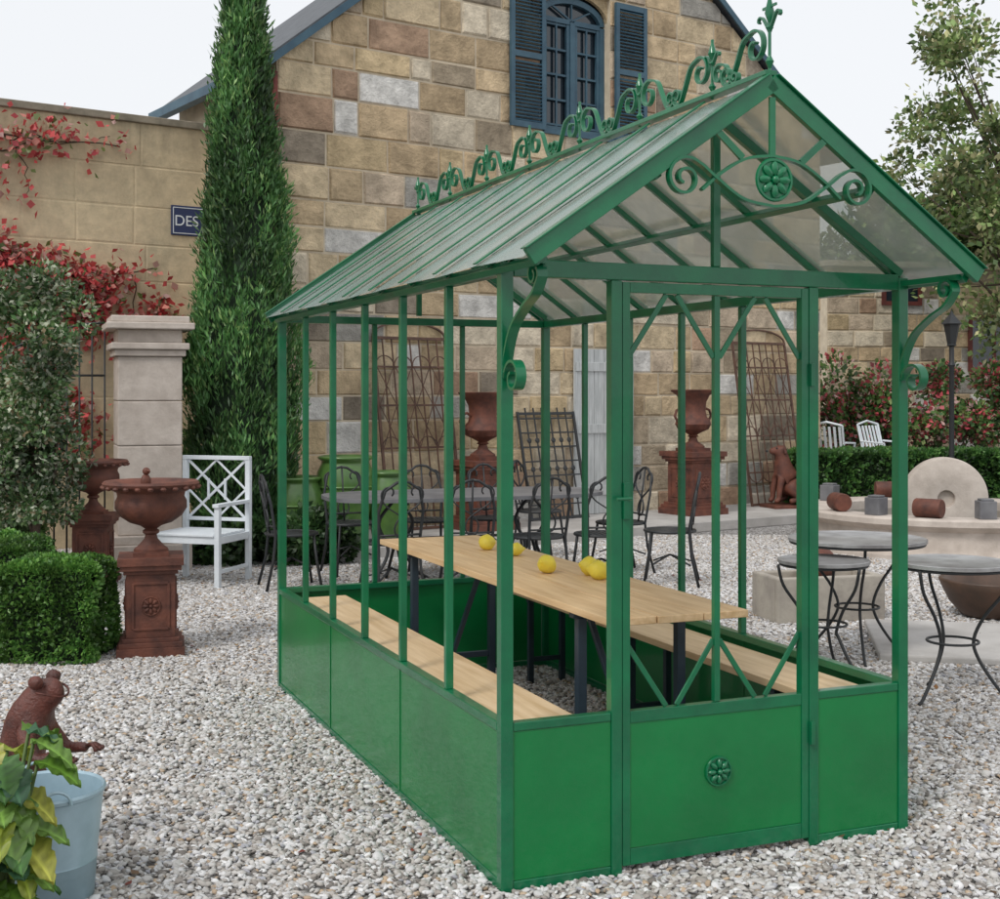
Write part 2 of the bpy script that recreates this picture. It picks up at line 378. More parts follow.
g.obj('roof_bars',GREEND,GH,bevel=.0015)
o=MB(); gy=F0-.004; gc=W/2; gz=2.275
for s in(1,-1):
    q=crom([(0,-.084),(.11,-.066),(.20,-.012),(.265,.036)],8)[:-1]
    q=[(x,z) for x,z in q]+spiral((.322,-.012),.070,.016,math.radians(132),-math.radians(560),52)
    o.ribbon([(gc+s*x,gy,gz+z) for x,z in q],(0,1,0),.024,.009)
    q=crom([(0,.078),(.10,.062),(.19,.012),(.26,-.045)],8)
    o.ribbon([(gc+s*x,gy+.002,gz+z) for x,z in q],(0,1,0),.020,.009)
    o.bar((gc+s*.20,gy,rz(W/2+.20)-.045),(gc+s*.11,gy,gz+.064),.022,.009,(0,1,0))
o.bar((gc,gy,ZR-.06),(gc,gy,gz+.06),.022,.008,(0,1,0))
rosette(o,(gc,gy-.006,gz),RF,.070)
o.obj('gable_ornament',GREEND,GH,auto=True)
o=MB()
for u in(0,W):
    q1=spiral((-.085,1.645),.016,.060,math.radians(180+250),-math.radians(430),44)
    end=q1[-1]
    q2=crom([end,(end[0]+.001,1.71),(-.075,1.80),(-.165,1.862),(-.245,1.90),(-.288,1.945)],8)[1:-1]
    q3=spiral((-.248,1.955),.042,.012,math.radians(190),-math.radians(440),34)
    o.ribbon([(u,a,b) for a,b in [tuple(x) for x in q1]+[tuple(x) for x in q2]+q3],(1,0,0),.034,.009)
    o.bar((u,F0+.03,H-.02),(u,-.022,H-.02),.02,.02)
o.obj('corner_brackets',GREEND,GH,auto=True)
o=MB(); rt=ZR+.028
def fin(v,h):
    x=W/2; o.tube([(x,v,rt-.02),(x,v,rt+h)],.0055,6)
    o.lathe([(.002,0),(.014,h*.12),(.004,h*.2),(.004,h*.5),(.013,h*.55),(.004,h*.6),(.016,h*.74),(.001,h)],(x,v,rt),10)
    for s in(1,-1):
        q=scroll((0,h*.5),(s*h*.22,h*.66),.05,.9,'C',1.5,-s,14); o.ribbon([(x,v+a,rt+b) for a,b in q],(1,0,0),.012,.006)
def crestS(v,s,k=1):
    A=spiral((.074,.088),.014,.055,math.radians(470),-math.radians(400),34)
    e=A[-1]; mid=crom([e,(.142,.120),(.180,.060),(.212,.014),(.240,.006)],8)[1:-1]
    B=spiral((.236,.038),.032,.010,math.radians(-80),math.radians(400),28)
    pts=[tuple(q) for q in A]+[tuple(q) for q in mid]+B
    o.ribbon([(W/2,v+s*a*k,rt+b*k) for a,b in pts],(1,0,0),.018,.008)
vs=[.02+.522*k for k in range(7)]
for v in vs:
    fin(v,.185)
    for s in(1,-1):
        if v>3 and s>0: continue
        if v<.1 and s<0: continue
        crestS(v,s)
fin(F0+.01,.25)
o.box((W/2,F0+.01,rt+.205),(.006,.075,.008))
crestS(F0+.012,1,1.05); crestS(.02,-1,.62)
o.obj('ridge_crest',GREEND,GH,auto=True)
# ------------------------------------------------------------------ table, benches, quinces
def plank_top(name,u0,u1,v0,v1,z,t,n,mat,legfn):
    c=gh((u0+u1)/2,(v0+v1)/2,0); E=empty(name,c,GA); w=u1-u0; l=v1-v0; m=MB(); pw=w/n
    for k in range(n): j=random.uniform(-.004,.004); m.b2((-w/2+k*pw+.0015,-l/2+j,z-t),(-w/2+(k+1)*pw-.0015,l/2+j,z+random.uniform(-.001,0)))
    m.obj('top',mat,E,bevel=.003); legfn(E,w,l,z,t); return E
def tablelegs(E,w,l,z,t):
    m=MB()
    for s in(-1,1):
        y=s*(l/2-.38)
        for x in(-w/2+.07,w/2-.07): m.b2((x-.018,y-.018,0),(x+.018,y+.018,z-t-.03))
        m.b2((-w/2+.03,y-.02,z-t-.029),(w/2-.03,y+.02,z-t-.002)); m.b2((-w/2+.088,y-.012,.2),(w/2-.088,y+.012,.23))
        m.bar((0,y,.23),(0,y-s*.42,z-t-.02),.022,.022,(1,0,0))
    m.obj('trestle_legs',BLUEM,E,bevel=.002)
def benchlegs(E,w,l,z,t):
    m=MB()
    for s in(-1,0,1):
        y=s*(l/2-.3)
        for x in(-w/2+.04,w/2-.04): m.b2((x-.015,y-.015,0),(x+.015,y+.015,z-t-.025))
        m.b2((-w/2+.02,y-.018,z-t-.024),(w/2-.02,y+.018,z-t-.002)); m.b2((-w/2+.056,y-.01,.12),(w/2-.056,y+.01,.145))
    m.obj('legs',BLUEM,E,bevel=.002)
plank_top('trestle_table',.50,1.07,.24,2.97,.80,.028,3,PINE,tablelegs)
plank_top('wooden_bench',.045,.325,.05,3.02,.50,.03,1,PINE2,benchlegs)
plank_top('wooden_bench.001',1.245,1.515,.08,3.02,.50,.03,1,PINE2,benchlegs)
for u,v,s in((.86,2.30,.95),(.90,2.02,.8),(.785,1.40,1.0),(.93,1.27,1.0),(.99,1.18,.9),(.91,1.14,1.0)):
    m=MB(); prof=[(.001,-.036),(.014,-.038),(.030,-.028),(.041,-.008),(.042,.008),(.033,.026),(.018,.037),(.011,.044),(.009,.047),(.001,.046)]
    m.lathe([(r*s,z*s*1.1) for r,z in prof],(0,0,0),18)
    for i,(x,y,z) in enumerate(m.v):
        k=1+.16*noise.noise(Vector((x*30+u*9,y*30,z*30))); m.v[i]=(x*k,y*k,z*k)
    m.tube([(0,0,.048*s),(.004,.002,.062*s)],.0025,5)
    m.obj('quince',QUINCE,None,gh(u,v,.80+.040*s),(random.uniform(1.1,1.9),random.uniform(-.2,.2),random.uniform(0,6)),smooth=True)
# ------------------------------------------------------------------ stone building
def clip(poly,a,b,c):
    out=[]
    for i in range(len(poly)):
        p,q=poly[i],poly[(i+1)%len(poly)]; fp=a*p[0]+b*p[1]-c; fq=a*q[0]+b*q[1]-c
        if fp<=0: out.append(p)
        if (fp<0<fq) or (fq<0<fp): t=fp/(fp-fq); out.append((p[0]+(q[0]-p[0])*t,p[1]+(q[1]-p[1])*t))
    return out
STC=[(.62,.48,.31),(.68,.55,.37),(.55,.42,.27),(.45,.37,.27),(.71,.62,.48),(.73,.71,.67),(.42,.40,.36),(.48,.33,.23),(.64,.50,.31),(.33,.28,.22),(.59,.48,.36)]
STW=[.17,.16,.13,.09,.11,.08,.06,.06,.05,.04,.05]
def blocks(mb,x0,x1,z0,z1,clips=(),rh=(.25,.38),wr=(.26,.78),y=0,pro=(.008,.028),jo=(.006,.014)):
    rows=[];z=z0
    while z<z1-.12:
        h=random.uniform(*rh); 
        if z1-(z+h)<.2: h=z1-z
        rows.append((z,min(z+h,z1))); z+=h
    for a,b in rows:
        x=x0
        while x<x1-.001:
            w=random.uniform(*wr)
            if x1-(x+w)<.2: w=x1-x
            rr=lambda: random.uniform(*jo)
            poly=[(x+rr(),a+rr()),(x+w-rr(),a+rr()),(x+w-rr(),b-rr()),(x+rr(),b-rr())]
            for cpl in clips: poly=clip(poly,*cpl) if poly else poly
            if len(poly)>=3:
                cx=sum(p[0] for p in poly)/len(poly); cz=sum(p[1] for p in poly)/len(poly)
                pr=random.uniform(*pro); col=STC[int(rng.choice(len(STC),p=STW))]; k=random.uniform(.84,1.12); col=tuple(min(q*k,.8) for q in col)
                n=len(poly); mx=max(max(abs(p[0]-cx),abs(p[1]-cz)) for p in poly); jt=pro[0]*.35
                V=[(p[0],y,p[1]) for p in poly]+[(cx+(p[0]-cx)*(1-.014/mx)+random.uniform(-.004,.004),y-pr+random.uniform(-jt,jt),cz+(p[1]-cz)*(1-.024/mx)+random.uniform(-.003,.003)) for p in poly]
                F=[tuple(range(n,2*n))]+[(i,(i+1)%n,n+(i+1)%n,n+i) for i in range(n)]
                mb.add(V,F,0,col)
            x+=w
BA=math.radians(35); BW=8.26; EZ=5.04; PITCH=.80; DEP=2.7
BO=Vector((-2.307,13.58,0))
BH=empty('stone_building',BO,BA)
def bl(x,y,z=0): return Vector((BO.x+x*math.cos(BA)-y*math.sin(BA),BO.y+x*math.sin(BA)+y*math.cos(BA),z))
AZ=EZ+PITCH*BW/2; AX=BW/2
gcl=[(-PITCH,1,EZ),(PITCH,1,EZ+PITCH*BW)]
wx0,wx1,wz0,wz1=3.46,4.46,4.72,6.42
m=MB()
blocks(m,0,BW,0,4.72,gcl); blocks(m,0,wx0,4.72,wz1,gcl); blocks(m,wx1,BW,4.72,wz1,gcl); blocks(m,0,BW,wz1,AZ,gcl)
m.obj('stone_blocks',BLOCK,BH,col=True)
m=MB()
def poly_face(mb,poly,y):
    for cp in gcl: poly=clip(poly,*cp)
    mb.add([(a,y,b) for a,b in poly],[tuple(range(len(poly)))])
for r_ in([(0,0),(BW,0),(BW,wz0),(0,wz0)],[(0,wz0),(wx0,wz0),(wx0,wz1),(0,wz1)],[(wx1,wz0),(BW,wz0),(BW,wz1),(wx1,wz1)],[(0,wz1),(BW,wz1),(BW,9),(0,9)]): poly_face(m,r_,0)
m.add([(0,0,0),(0,DEP,0),(0,DEP,EZ),(0,0,EZ)],[(0,1,2,3)]); m.add([(BW,0,0),(BW,DEP,0),(BW,DEP,EZ),(BW,0,EZ)],[(0,1,2,3)])
for a,b in(((wx0,wz0),(wx0,wz1)),((wx1,wz0),(wx1,wz1)),((wx0,wz1),(wx1,wz1)),((wx0,wz0),(wx1,wz0))):
    m.add([(a[0],0,a[1]),(b[0],0,b[1]),(b[0],.3,b[1]),(a[0],.3,a[1])],[(0,1,2,3)])
m.add([(0,DEP,0),(BW,DEP,0),(BW,DEP,EZ),(AX,DEP,AZ),(0,DEP,EZ)],[(0,1,2,3,4)])
m.obj('walls',MORTAR,BH)
m=MB()
for s in(0,1):
    ex=-.25 if s==0 else BW+.25; ez=EZ-.25*PITCH+.06; n=Vector((-PITCH if s==0 else PITCH,0,1)).normalized()
    A=Vector((ex,-.10,ez));B=Vector((AX,-.10,AZ+.06))
    V=[A,B,B+Vector((0,DEP+.2,0)),A+Vector((0,DEP+.2,0))]; V+=[q+n*.05 for q in V]
    m.add(V,[(0,1,2,3),(7,6,5,4),(0,4,5,1),(2,6,7,3),(1,5,6,2),(3,7,4,0)],0)
m.obj('roof',SLATE,BH)
m=MB()
for s in(0,1):
    ex=-.27 if s==0 else BW+.27; ez=EZ-.27*PITCH+.05
    A=Vector((ex,-.115,ez));B=Vector((AX,-.115,AZ+.06)); n=Vector((-PITCH if s==0 else PITCH,0,1)).normalized()
    m.bar(A,B,.024,.075,n)
    m.box((ex-.02 if s==0 else ex+.02,DEP/2,ez+.0),(.11,DEP+.2,.10))
m.obj('gutters',SLATEB,BH)
m=MB(); m.tube([(-.05,-.05,4.9),(-.05,-.05,.12)],.035,10); m.obj('downpipe',REDW,BH,smooth=True)
m=MB(); yy=.13; cx=(wx0+wx1)/2; zs=6.08
m.b2((wx0+.001,yy-.03,wz0+.001),(wx0+.07,yy+.03,zs)); m.b2((wx1-.07,yy-.03,wz0+.001),(wx1-.001,yy+.03,zs)); m.b2((wx0+.071,yy-.028,wz0+.001),(wx1-.071,yy+.028,wz0+.075))
m.b2((cx-.035,yy-.034,wz0+.076),(cx+.035,yy+.026,zs)); m.b2((wx0+.071,yy-.026,zs-.03),(cx-.036,yy+.026,zs+.03)); m.b2((cx+.036,yy-.026,zs-.03),(wx1-.071,yy+.026,zs+.03))
arc=[(cx+.465*math.cos(a),yy,zs+.02+.24*math.sin(a)) for a in np.linspace(0,math.pi,20)]
m.ribbon(arc,(0,1,0),.06,.07)
for k in(1,2,3):
    a=math.pi*k/4; m.bar((cx,yy,zs+.02),(cx+.45*math.cos(a),yy,zs+.02+.23*math.sin(a)),.02,.03,(0,1,0))
for s in(0,1):
    a=wx0+.071 if s==0 else cx+.036; b=cx-.036 if s==0 else wx1-.071
    for q in((a,a+.045),(b-.045,b)): m.b2((q[0],yy-.02,wz0+.08),(q[1],yy+.02,zs-.035))
    mm=(a+b)/2; m.b2((mm-.011,yy-.014,wz0+.08),(mm+.011,yy+.014,zs-.035))
    for k in range(0,5): z=wz0+.1+k*(zs-wz0-.15)/4; m.b2((a+.046,yy-.012,z-.012),(mm-.0115,yy+.012,z+.012)); m.b2((mm+.0115,yy-.012,z-.012),(b-.046,yy+.012,z+.012))
m.b2((wx0-.05,-.06,wz0-.06),(wx1+.05,.0995,wz0-.001))
m.obj('window_frame',SLATEB,BH)
m=MB(); m.b2((wx0,yy+.04,wz0),(wx1,yy+.045,wz1)); m.obj('window_glass',WGLASS,BH)
m=MB()
arcs=[(cx+.5*math.cos(a),zs+.06+.27*math.sin(a)) for a in np.linspace(0,math.pi,17)]
for i in range(16):
    p,q=arcs[i],arcs[i+1]; m.add([(p[0],.05,p[1]),(q[0],.05,q[1]),(q[0],.05,wz1),(p[0],.05,wz1),(p[0],.099,p[1]),(q[0],.099,q[1])],[(0,1,2,3),(0,1,5,4)],0,(.55,.43,.27))
m.obj('window_arch_stone',BLOCK,BH,col=True)
m=MB(); sw=.50; sh0,sh1=wz0-.03,6.38
for xa in(wx0-.04-sw,wx1+.04):
    xb=xa+sw; y0,y1=-.085,-.045
    for q in((xa,xa+.055),(xb-.055,xb)): m.b2((q[0],y0,sh0),(q[1],y1,sh1))
    for z in(sh0,sh0+(sh1-sh0)/2-.03,sh1-.07): m.b2((xa+.056,y0+.001,z),(xb-.056,y1-.001,z+.07))
    z=sh0+.09
    while z<sh1-.08:
        if abs(z-(sh0+sh1)/2)>.05: m.box(((xa+xb)/2,-.065,z),(sw-.112,.046,.010),Matrix.Rotation(math.radians(38),3,'X'))
        z+=.042
m.obj('window_shutters',SLATEB,BH)
m=MB(); dx0,dx1=3.86,4.80
for k in range(6): a=dx0+k*(dx1-dx0)/6; m.b2((a+.003,-.06,.125),(a+(dx1-dx0)/6-.003,-.036,2.12))
for z in(.35,1.1,1.85): m.b2((dx0+.02,-.076,z),(dx1-.02,-.061,z+.11))
m.obj('plank_door',WEATH,BH,bevel=.003)
m=MB(); m.b2((-.3,-1.5,0),(11,-.04,.12)); 
m.obj('stone_path',PATH,None,BO,(0,0,BA),bevel=.012)
# ------------------------------------------------------------------ leaning grilles
def lean(name,x,w,h,kind,mat,dist=.42):
    E=bl(x,-dist,.12); tilt=-math.atan2(dist-.05,h)
    m=MB()
    for q in(0,w): m.box((q,0,h/2),(.03,.02,h))
    for z in(.02,h-.02): m.box((w/2,0,z),(w-.03,.018,.03))
    if kind=='bars':
        n=8
        for k in range(1,n): m.box((w*k/n,0,h/2),(.013,.013,h-.06))
        for z in(h*.20,h*.42,h*.64,h*.84): m.box((w/2,.002,z),(w-.03,.020,.018))
        for k in range(0,n,2):
            cxx=w*(k+1)/n
            for z,sg in((h*.84,1),(h*.42,1),(h*.20,-1)):
                m.ribbon([(cxx+w/n*math.cos(a),-.012,z+sg*(w/n*1.05)*math.sin(a)) for a in np.linspace(0,math.pi,12)],(0,1,0),.010,.010)
        for k in range(0,4):
            a0=w*k/4+.01;a1=w*(k+1)/4-.01
            for z0,z1 in((h*.42,h*.64),(h*.64,h*.84)): m.bar((a0,-.012,z0),(a1,-.012,z1),.009,.006,(0,1,0)); m.bar((a1,-.014,z0),(a0,-.014,z1),.009,.006,(0,1,0))
        m.ribbon([(w/2+w/2*math.cos(a),0,h+.16*math.sin(a)) for a in np.linspace(0,math.pi,24)],(0,1,0),.02,.018)
    else:
        n=7
        for k in range(1,n): m.box((w*k/n,0,h/2),(.018,.008,h+.1))
        for z in np.arange(.18,h-.05,.17): m.box((w/2,0,z),(w-.03,.016,.016))
        for k in range(1,n):
            for z in np.arange(.26,h-.1,.34): m.lathe([(.02,-.01),(.035,0),(.02,.01)],(w*k/n,0,z),8,0,RF)
    m.obj(name,mat,None,E,(tilt,0,BA))
lean('iron_garden_gate',1.10,.92,2.12,'bars',RUSTB); lean('iron_garden_gate.001',6.50,.98,2.18,'bars',RUSTB)
lean('iron_gate_panel',3.02,.82,1.28,'grid',IRON,.35)
# ------------------------------------------------------------------ urns
def pedestal(mb,w,h):
    mb.box((0,0,h*.05),(w,w,h*.1)); mb.box((0,0,h*.125),(w*.93,w*.93,h*.05)); mb.box((0,0,h*.17),(w*.84,w*.84,h*.04))
    mb.box((0,0,h*.51),(w*.72,w*.72,h*.64)); mb.box((0,0,h*.85),(w*.8,w*.8,h*.04)); mb.box((0,0,h*.895),(w*.9,w*.9,h*.05)); mb.box((0,0,h*.96),(w*.97,w*.97,h*.08))
    for k in range(4):
        R=Rz(k*math.pi/2); y=-w*.36
        for a,b in(((-.26,.28),(.26,.28)),((-.26,.74),(.26,.74)),((-.26,.28),(-.26,.74)),((.26,.28),(.26,.74))):
            mb.bar(R@Vector((a[0]*w,y-.002,a[1]*h)),R@Vector((b[0]*w,y-.002,b[1]*h)),.016,.014,R@Vector((0,1,0)))
        rosette(mb,R@Vector((0,y,.51*h)),R@RF,w*.15)
def low_urn(name,loc,rz_,k=1):
    E=empty(name,loc,rz_); m=MB(); w=.40*k;h=.60*k; pedestal(m,w,h); m.obj('pedestal',RUST,E,bevel=.004)
    m=MB(); z=h; s=k
    m.box((0,0,z+.012*s),(.21*s,.21*s,.024*s))
    m.lathe([(.1*s,.024*s),(.1*s,.04*s),(.075*s,.06*s),(.04*s,.10*s),(.034*s,.125*s),(.05*s,.135*s),(.05*s,.15*s),(.035*s,.16*s),(.06*s,.18*s),(.12*s,.20*s),(.175*s,.24*s),(.205*s,.29*s),(.215*s,.33*s),(.20*s,.36*s),(.205*s,.385*s),(.25*s,.41*s),(.285*s,.425*s),(.292*s,.44*s),(.28*s,.455*s),(.25*s,.452*s),(.2*s,.42*s),(.16*s,.34*s)],(0,0,z),48,0,None,(1,1,1),20,(.18*s,.31*s))
    for a in np.linspace(0,2*math.pi,24,endpoint=False): m.sphere((.283*s*math.cos(a),.283*s*math.sin(a),z+.418*s),(.02*s,.02*s,.014*s),8)
    m.obj('bowl',RUST,E,auto=True)
    return E
low_urn('cast_iron_urn',(-2.146,8.08,0),.25); low_urn('cast_iron_urn.001',(-3.39,10.95,0),.1,.98)
m=MB(); m.sphere((0,0,.05),(.035,.028,.05),10); m.sphere((0,-.005,.115),.024,10); m.tube([(0,-.02,.12),(0,-.05,.115)],[.01,.003],6); m.tube([(0,.02,.04),(0,.07,.0)],[.018,.006],6)
m.obj('bird_figurine',RUST,None,(-2.17,8.05,1.0),(0,0,.8),smooth=True)
def tall_urn(name,loc,rz_,k=1):
    E=empty(name,loc,rz_); m=MB(); pedestal(m,.60*k,.76*k); m.obj('pedestal',RUST,E,bevel=.005)
    m=MB(); z=.76*k
    m.box((0,0,z+.02),(.30*k,.30*k,.04))
    m.lathe([(r*k,q*k) for r,q in((.14,.04),(.14,.06),(.06,.12),(.045,.17),(.07,.18),(.05,.20),(.10,.23),(.18,.27),(.21,.33),(.205,.38),(.165,.42),(.15,.50),(.16,.60),(.20,.68),(.265,.725),(.275,.745),(.25,.75),(.18,.70),(.13,.6))],(0,0,z),40,0,None,(1,1,1),18,(.24*k,.36*k))
    for s in(1,-1): m.tube([(s*x*k,0,z+q*k) for x,q in((.17,.33),(.25,.36),(.30,.43),(.27,.50),(.21,.52),(.16,.49))],.016*k,8)
    m.obj('urn',RUST,E,auto=True); return E
tall_urn('iron_garden_urn',(2.35,15.99,.12),BA); tall_urn('iron_garden_urn.001',(-.186,14.21,.12),BA,.98)
# ------------------------------------------------------------------ animals (cast statues)
def skin(name,J,Ed,root,mat,loc,rz_=0,parent=None,sub=2):
    me=bpy.data.meshes.new(name); me.from_pydata([j[0] for j in J],Ed,[]); me.materials.append(mat)
    o=link(me,name,parent,loc,(0,0,rz_)); sk=o.modifiers.new('s','SKIN'); sk.use_smooth_shade=True
    for i,j in enumerate(J):
        r=j[1]; me.skin_vertices[0].data[i].radius=(r,r) if not isinstance(r,tuple) else r
    me.skin_vertices[0].data[root].use_root=True
    sb=o.modifiers.new('u','SUBSURF'); sb.levels=sb.render_levels=sub; return o
E=empty('dog_statue',(3.66,16.85,.12),BA-.3)
J=[((.12,0,.17),.12),((.07,0,.32),.115),((-.03,0,.46),.12),((-.06,0,.60),.075),((-.08,0,.70),.082),((-.17,0,.69),.05),((-.23,0,.67),.038),
   ((-.09,.075,.36),.055),((-.13,.08,.2),.04),((-.14,.08,.06),.035),((-.20,.08,.04),.035),
   ((-.09,-.075,.36),.055),((-.13,-.08,.2),.04),((-.14,-.08,.06),.035),((-.20,-.08,.04),.035),
   ((.0,.14,.22),.075),((.10,.15,.07),.045),((-.03,.15,.045),.035),((.0,-.14,.22),.075),((.10,-.15,.07),.045),((-.03,-.15,.045),.035),
   ((.22,0,.07),.03),((.34,0,.05),.015),
   ((-.06,.075,.74),.022),((-.05,.10,.64),.022),((-.06,-.075,.74),.022),((-.05,-.10,.64),.022)]
Ed=[(0,1),(1,2),(2,3),(3,4),(4,5),(5,6),(2,7),(7,8),(8,9),(9,10),(2,11),(11,12),(12,13),(13,14),(0,15),(15,16),(16,17),(0,18),(18,19),(19,20),(0,21),(21,22),(4,23),(23,24),(4,25),(25,26)]
skin('body',J,Ed,0,RUST,(0,0,.04),0,E)
m=MB(); m.box((.02,0,.02),(.56,.42,.04)); m.obj('base',RUST,E,bevel=.005)
m=MB(); m.sphere((-.268,0,.725),.018,8); m.sphere((-.155,.055,.765),.012,8); m.sphere((-.155,-.055,.765),.012,8); m.obj('nose_and_eyes',IRON,E,smooth=True)
E=empty('frog_statue',(-1.60,4.5,0),-.25)
RUSTR=M('red_rust',(.15,.040,.026),(.05,.018,.014),14,.42,.6,bscale=90)
J=[((-.06,0,.19),.082),((-.06,0,.30),.088),((-.035,0,.41),.080),((-.01,0,.49),.068),((.025,0,.555),(.058,.074)),((.075,0,.580),(.040,.058)),((.118,0,.590),(.022,.034)),
   ((.02,-.075,.43),.030),((.075,-.095,.365),.022),((.140,-.085,.385),.018),((.165,-.08,.385),.016),
   ((.02,.075,.43),.030),((.07,.10,.36),.022),((.135,.09,.37),.018),((.160,.085,.37),.016),
   ((.0,-.09,.22),.052),((.085,-.11,.24),.036),((.02,-.115,.10),.026),((.0,-.115,.03),.024),((.10,-.12,.018),.018),
   ((.0,.09,.22),.052),((.085,.11,.24),.036),((.02,.115,.10),.026),((.0,.115,.03),.024),((.10,.12,.018),.018)]
Ed=[(0,1),(1,2),(2,3),(3,4),(4,5),(5,6),(3,7),(7,8),(8,9),(9,10),(3,11),(11,12),(12,13),(13,14),(0,15),(15,16),(16,17),(17,18),(18,19),(0,20),(20,21),(21,22),(22,23),(23,24)]
skin('body',J,Ed,0,RUSTR,(0,0,0),0,E)
m=MB()
for s in(-1,1):
    m.sphere((.045,s*.052,.617),(.026,.022,.024),14); m.sphere((.058,s*.060,.622),(.011,.010,.013),10)
    for k,a in enumerate((-.5,-.1,.35)):
        hx,hy,hz=(.165,s*.082,.380); tip=Vector((hx+.045*math.cos(a),hy+.045*math.sin(a),hz-.008)); m.tube([(hx,hy,hz),((hx+tip.x)/2,(hy+tip.y)/2,hz+.006),tip],[.009,.007,.006],6); m.sphere(tip,.009,8)
    for k,a in enumerate((-.5,0,.5)):
        tip=Vector((.10+.06*math.cos(a),s*.12+.06*math.sin(a),.010)); m.tube([(.09,s*.12,.016),tip],[.013,.008],6); m.sphere(tip,.010,8)
m.ribbon([(.128*math.cos(a)*.62+.045,.078*math.sin(a),.578-.012*math.cos(a*2)) for a in np.linspace(-1.35,1.35,24)],(0,0,1),.006,.006)
m.obj('eyes_fingers_and_mouth',RUSTR,E,smooth=True)
# ------------------------------------------------------------------ tub + leafy plant
m=MB(); m.lathe([(.145,0),(.15,.01),(.158,.12),(.160,.125),(.158,.13),(.178,.33),(.184,.335),(.186,.345),(.180,.352),(.173,.345),(.15,.14),(.14,.02),(.001,.018)],(0,0,0),44)
for s in(1,-1): m.tube([(.045*math.cos(a),s*.187,.335+.045*math.sin(a)) for a in np.linspace(0,math.pi,10)],.005,6)
m.obj('metal_tub',GALV,None,(-1.44,4.16,0),(0,0,.5),auto=True)
def bigleaf(mb,base,d,L,Wd,droop,col,up=Vector((0,0,1))):
    d=Vector(d).normalized(); s=d.cross(up).normalized(); n=s.cross(d); nL=14; nW=8; V=[]
    b=len(mb.v)
    for i in range(nL+1):
        t=i/nL; w=Wd*.5*(max(math.sin(math.pi*min(t,1)**.8),0)**.75)*(1+.06*((i%2)*2-1)) if 0<i<nL else .002
        c=Vector(base)+d*(L*t)+up*(-droop*t*t*L)
        for j in range(nW+1):
            q=(j/nW-.5)*2; V.append(c+s*(w*q)+n*(abs(q)*w*.28+.010*math.sin(t*24+abs(q)*3)*(abs(q))))
            k=1.5 if abs(q)<.05 else (.85+.22*math.sin(i*3.1+abs(q)*5)); k*=(1-.15*abs(q)); mb.c.append(tuple(x*k for x in col))
    mb.v+=[tuple(v) for v in V]
    for i in range(nL):
        for j in range(nW): a=b+i*(nW+1)+j; mb.f.append((a,a+1,a+nW+2,a+nW+1)); mb.m.append(0)
PL=empty('leafy_plant',(-1.47,3.80,0),0)
m=MB(); st=MB()
for k in range(64):
    a=random.gauss(-math.pi/2,1.0) if k%3 else random.uniform(0,6.28); h=random.uniform(.14,.62); rr=random.uniform(.0,.12)
    p0=Vector((rr*math.cos(a),rr*math.sin(a),h)); el=random.uniform(-.9,.2)
    dd=Vector((math.cos(a),math.sin(a),el)); col=random.choice([(.15,.30,.04),(.38,.46,.06),(.09,.23,.05),(.50,.50,.09),(.20,.36,.07),(.08,.20,.10)])
    bigleaf(m,p0+dd.normalized()*.02,dd,random.uniform(.11,.17),random.uniform(.09,.13),random.uniform(.2,.6),col)
    st.tube([(0.3*p0.x,.3*p0.y,0),(p0.x*.8,p0.y*.8,h*.6),p0+dd.normalized()*.03],.005,6)
m.obj('leaves',LEAF,PL,smooth=True,col=True); st.obj('stems',M('stem_green',(.10,.16,.04),None,9,.6),PL,smooth=True)
# ------------------------------------------------------------------ white garden chair
def white_chair(loc,rz_):
    E=empty('white_garden_chair',loc,rz_); m=MB(); w=.60; dp=.52
    for x in(-w/2,w/2):
        m.b2((x-.022,-dp/2-.022,0),(x+.022,-dp/2+.022,.66)); m.b2((x-.022,dp/2-.022,0),(x+.022,dp/2+.022,1.02))
        m.b2((x-.028,-dp/2-.04,.661),(x+.028,dp/2-.023,.69)); m.b2((x-.014,-dp/2+.023,.36),(x+.014,dp/2-.023,.42)); m.b2((x-.012,-dp/2+.023,.12),(x+.012,dp/2-.023,.15))
    m.b2((-w/2+.023,-dp/2-.014,.36),(w/2-.023,-dp/2+.014,.42)); m.b2((-w/2+.023,dp/2-.014,.36),(w/2-.023,dp/2+.014,.42))
    for k in range(7): y=-dp/2-.03+k*.077; m.b2((-w/2+(.0 if 0<k<6 else .024),y,.421),(w/2-(.0 if 0<k<6 else .024),y+.068,.44))
    m.b2((-w/2-.02,dp/2-.025,1.021),(w/2+.02,dp/2+.025,1.055)); a,b,z0,z1=-w/2+.023,w/2-.023,.52,1.02
    m.b2((a,dp/2-.012,.50),(b,dp/2+.012,.53)); y=dp/2
    cz=(z0+z1)/2
    m.bar((a,y,z0),(b,y,z1),.022,.014,(0,1,0)); m.bar((a,y+.001,z1),(b,y+.001,z0),.022,.014,(0,1,0))
    for p,q in(((a,cz),(0,z1)),((0,z1),(b,cz)),((b,cz),(0,z0)),((0,z0),(a,cz))): m.bar((p[0],y-.002,p[1]),(q[0],y-.002,q[1]),.018,.012,(0,1,0))
    m.b2((-.09,y-.009,cz-.09),(-.07,y+.009,cz+.09)); m.b2((.07,y-.009,cz-.09),(.09,y+.009,cz+.09))
    m.obj('frame',WHITE,E,bevel=.003)
white_chair((-2.50,11.0,0),-.30)
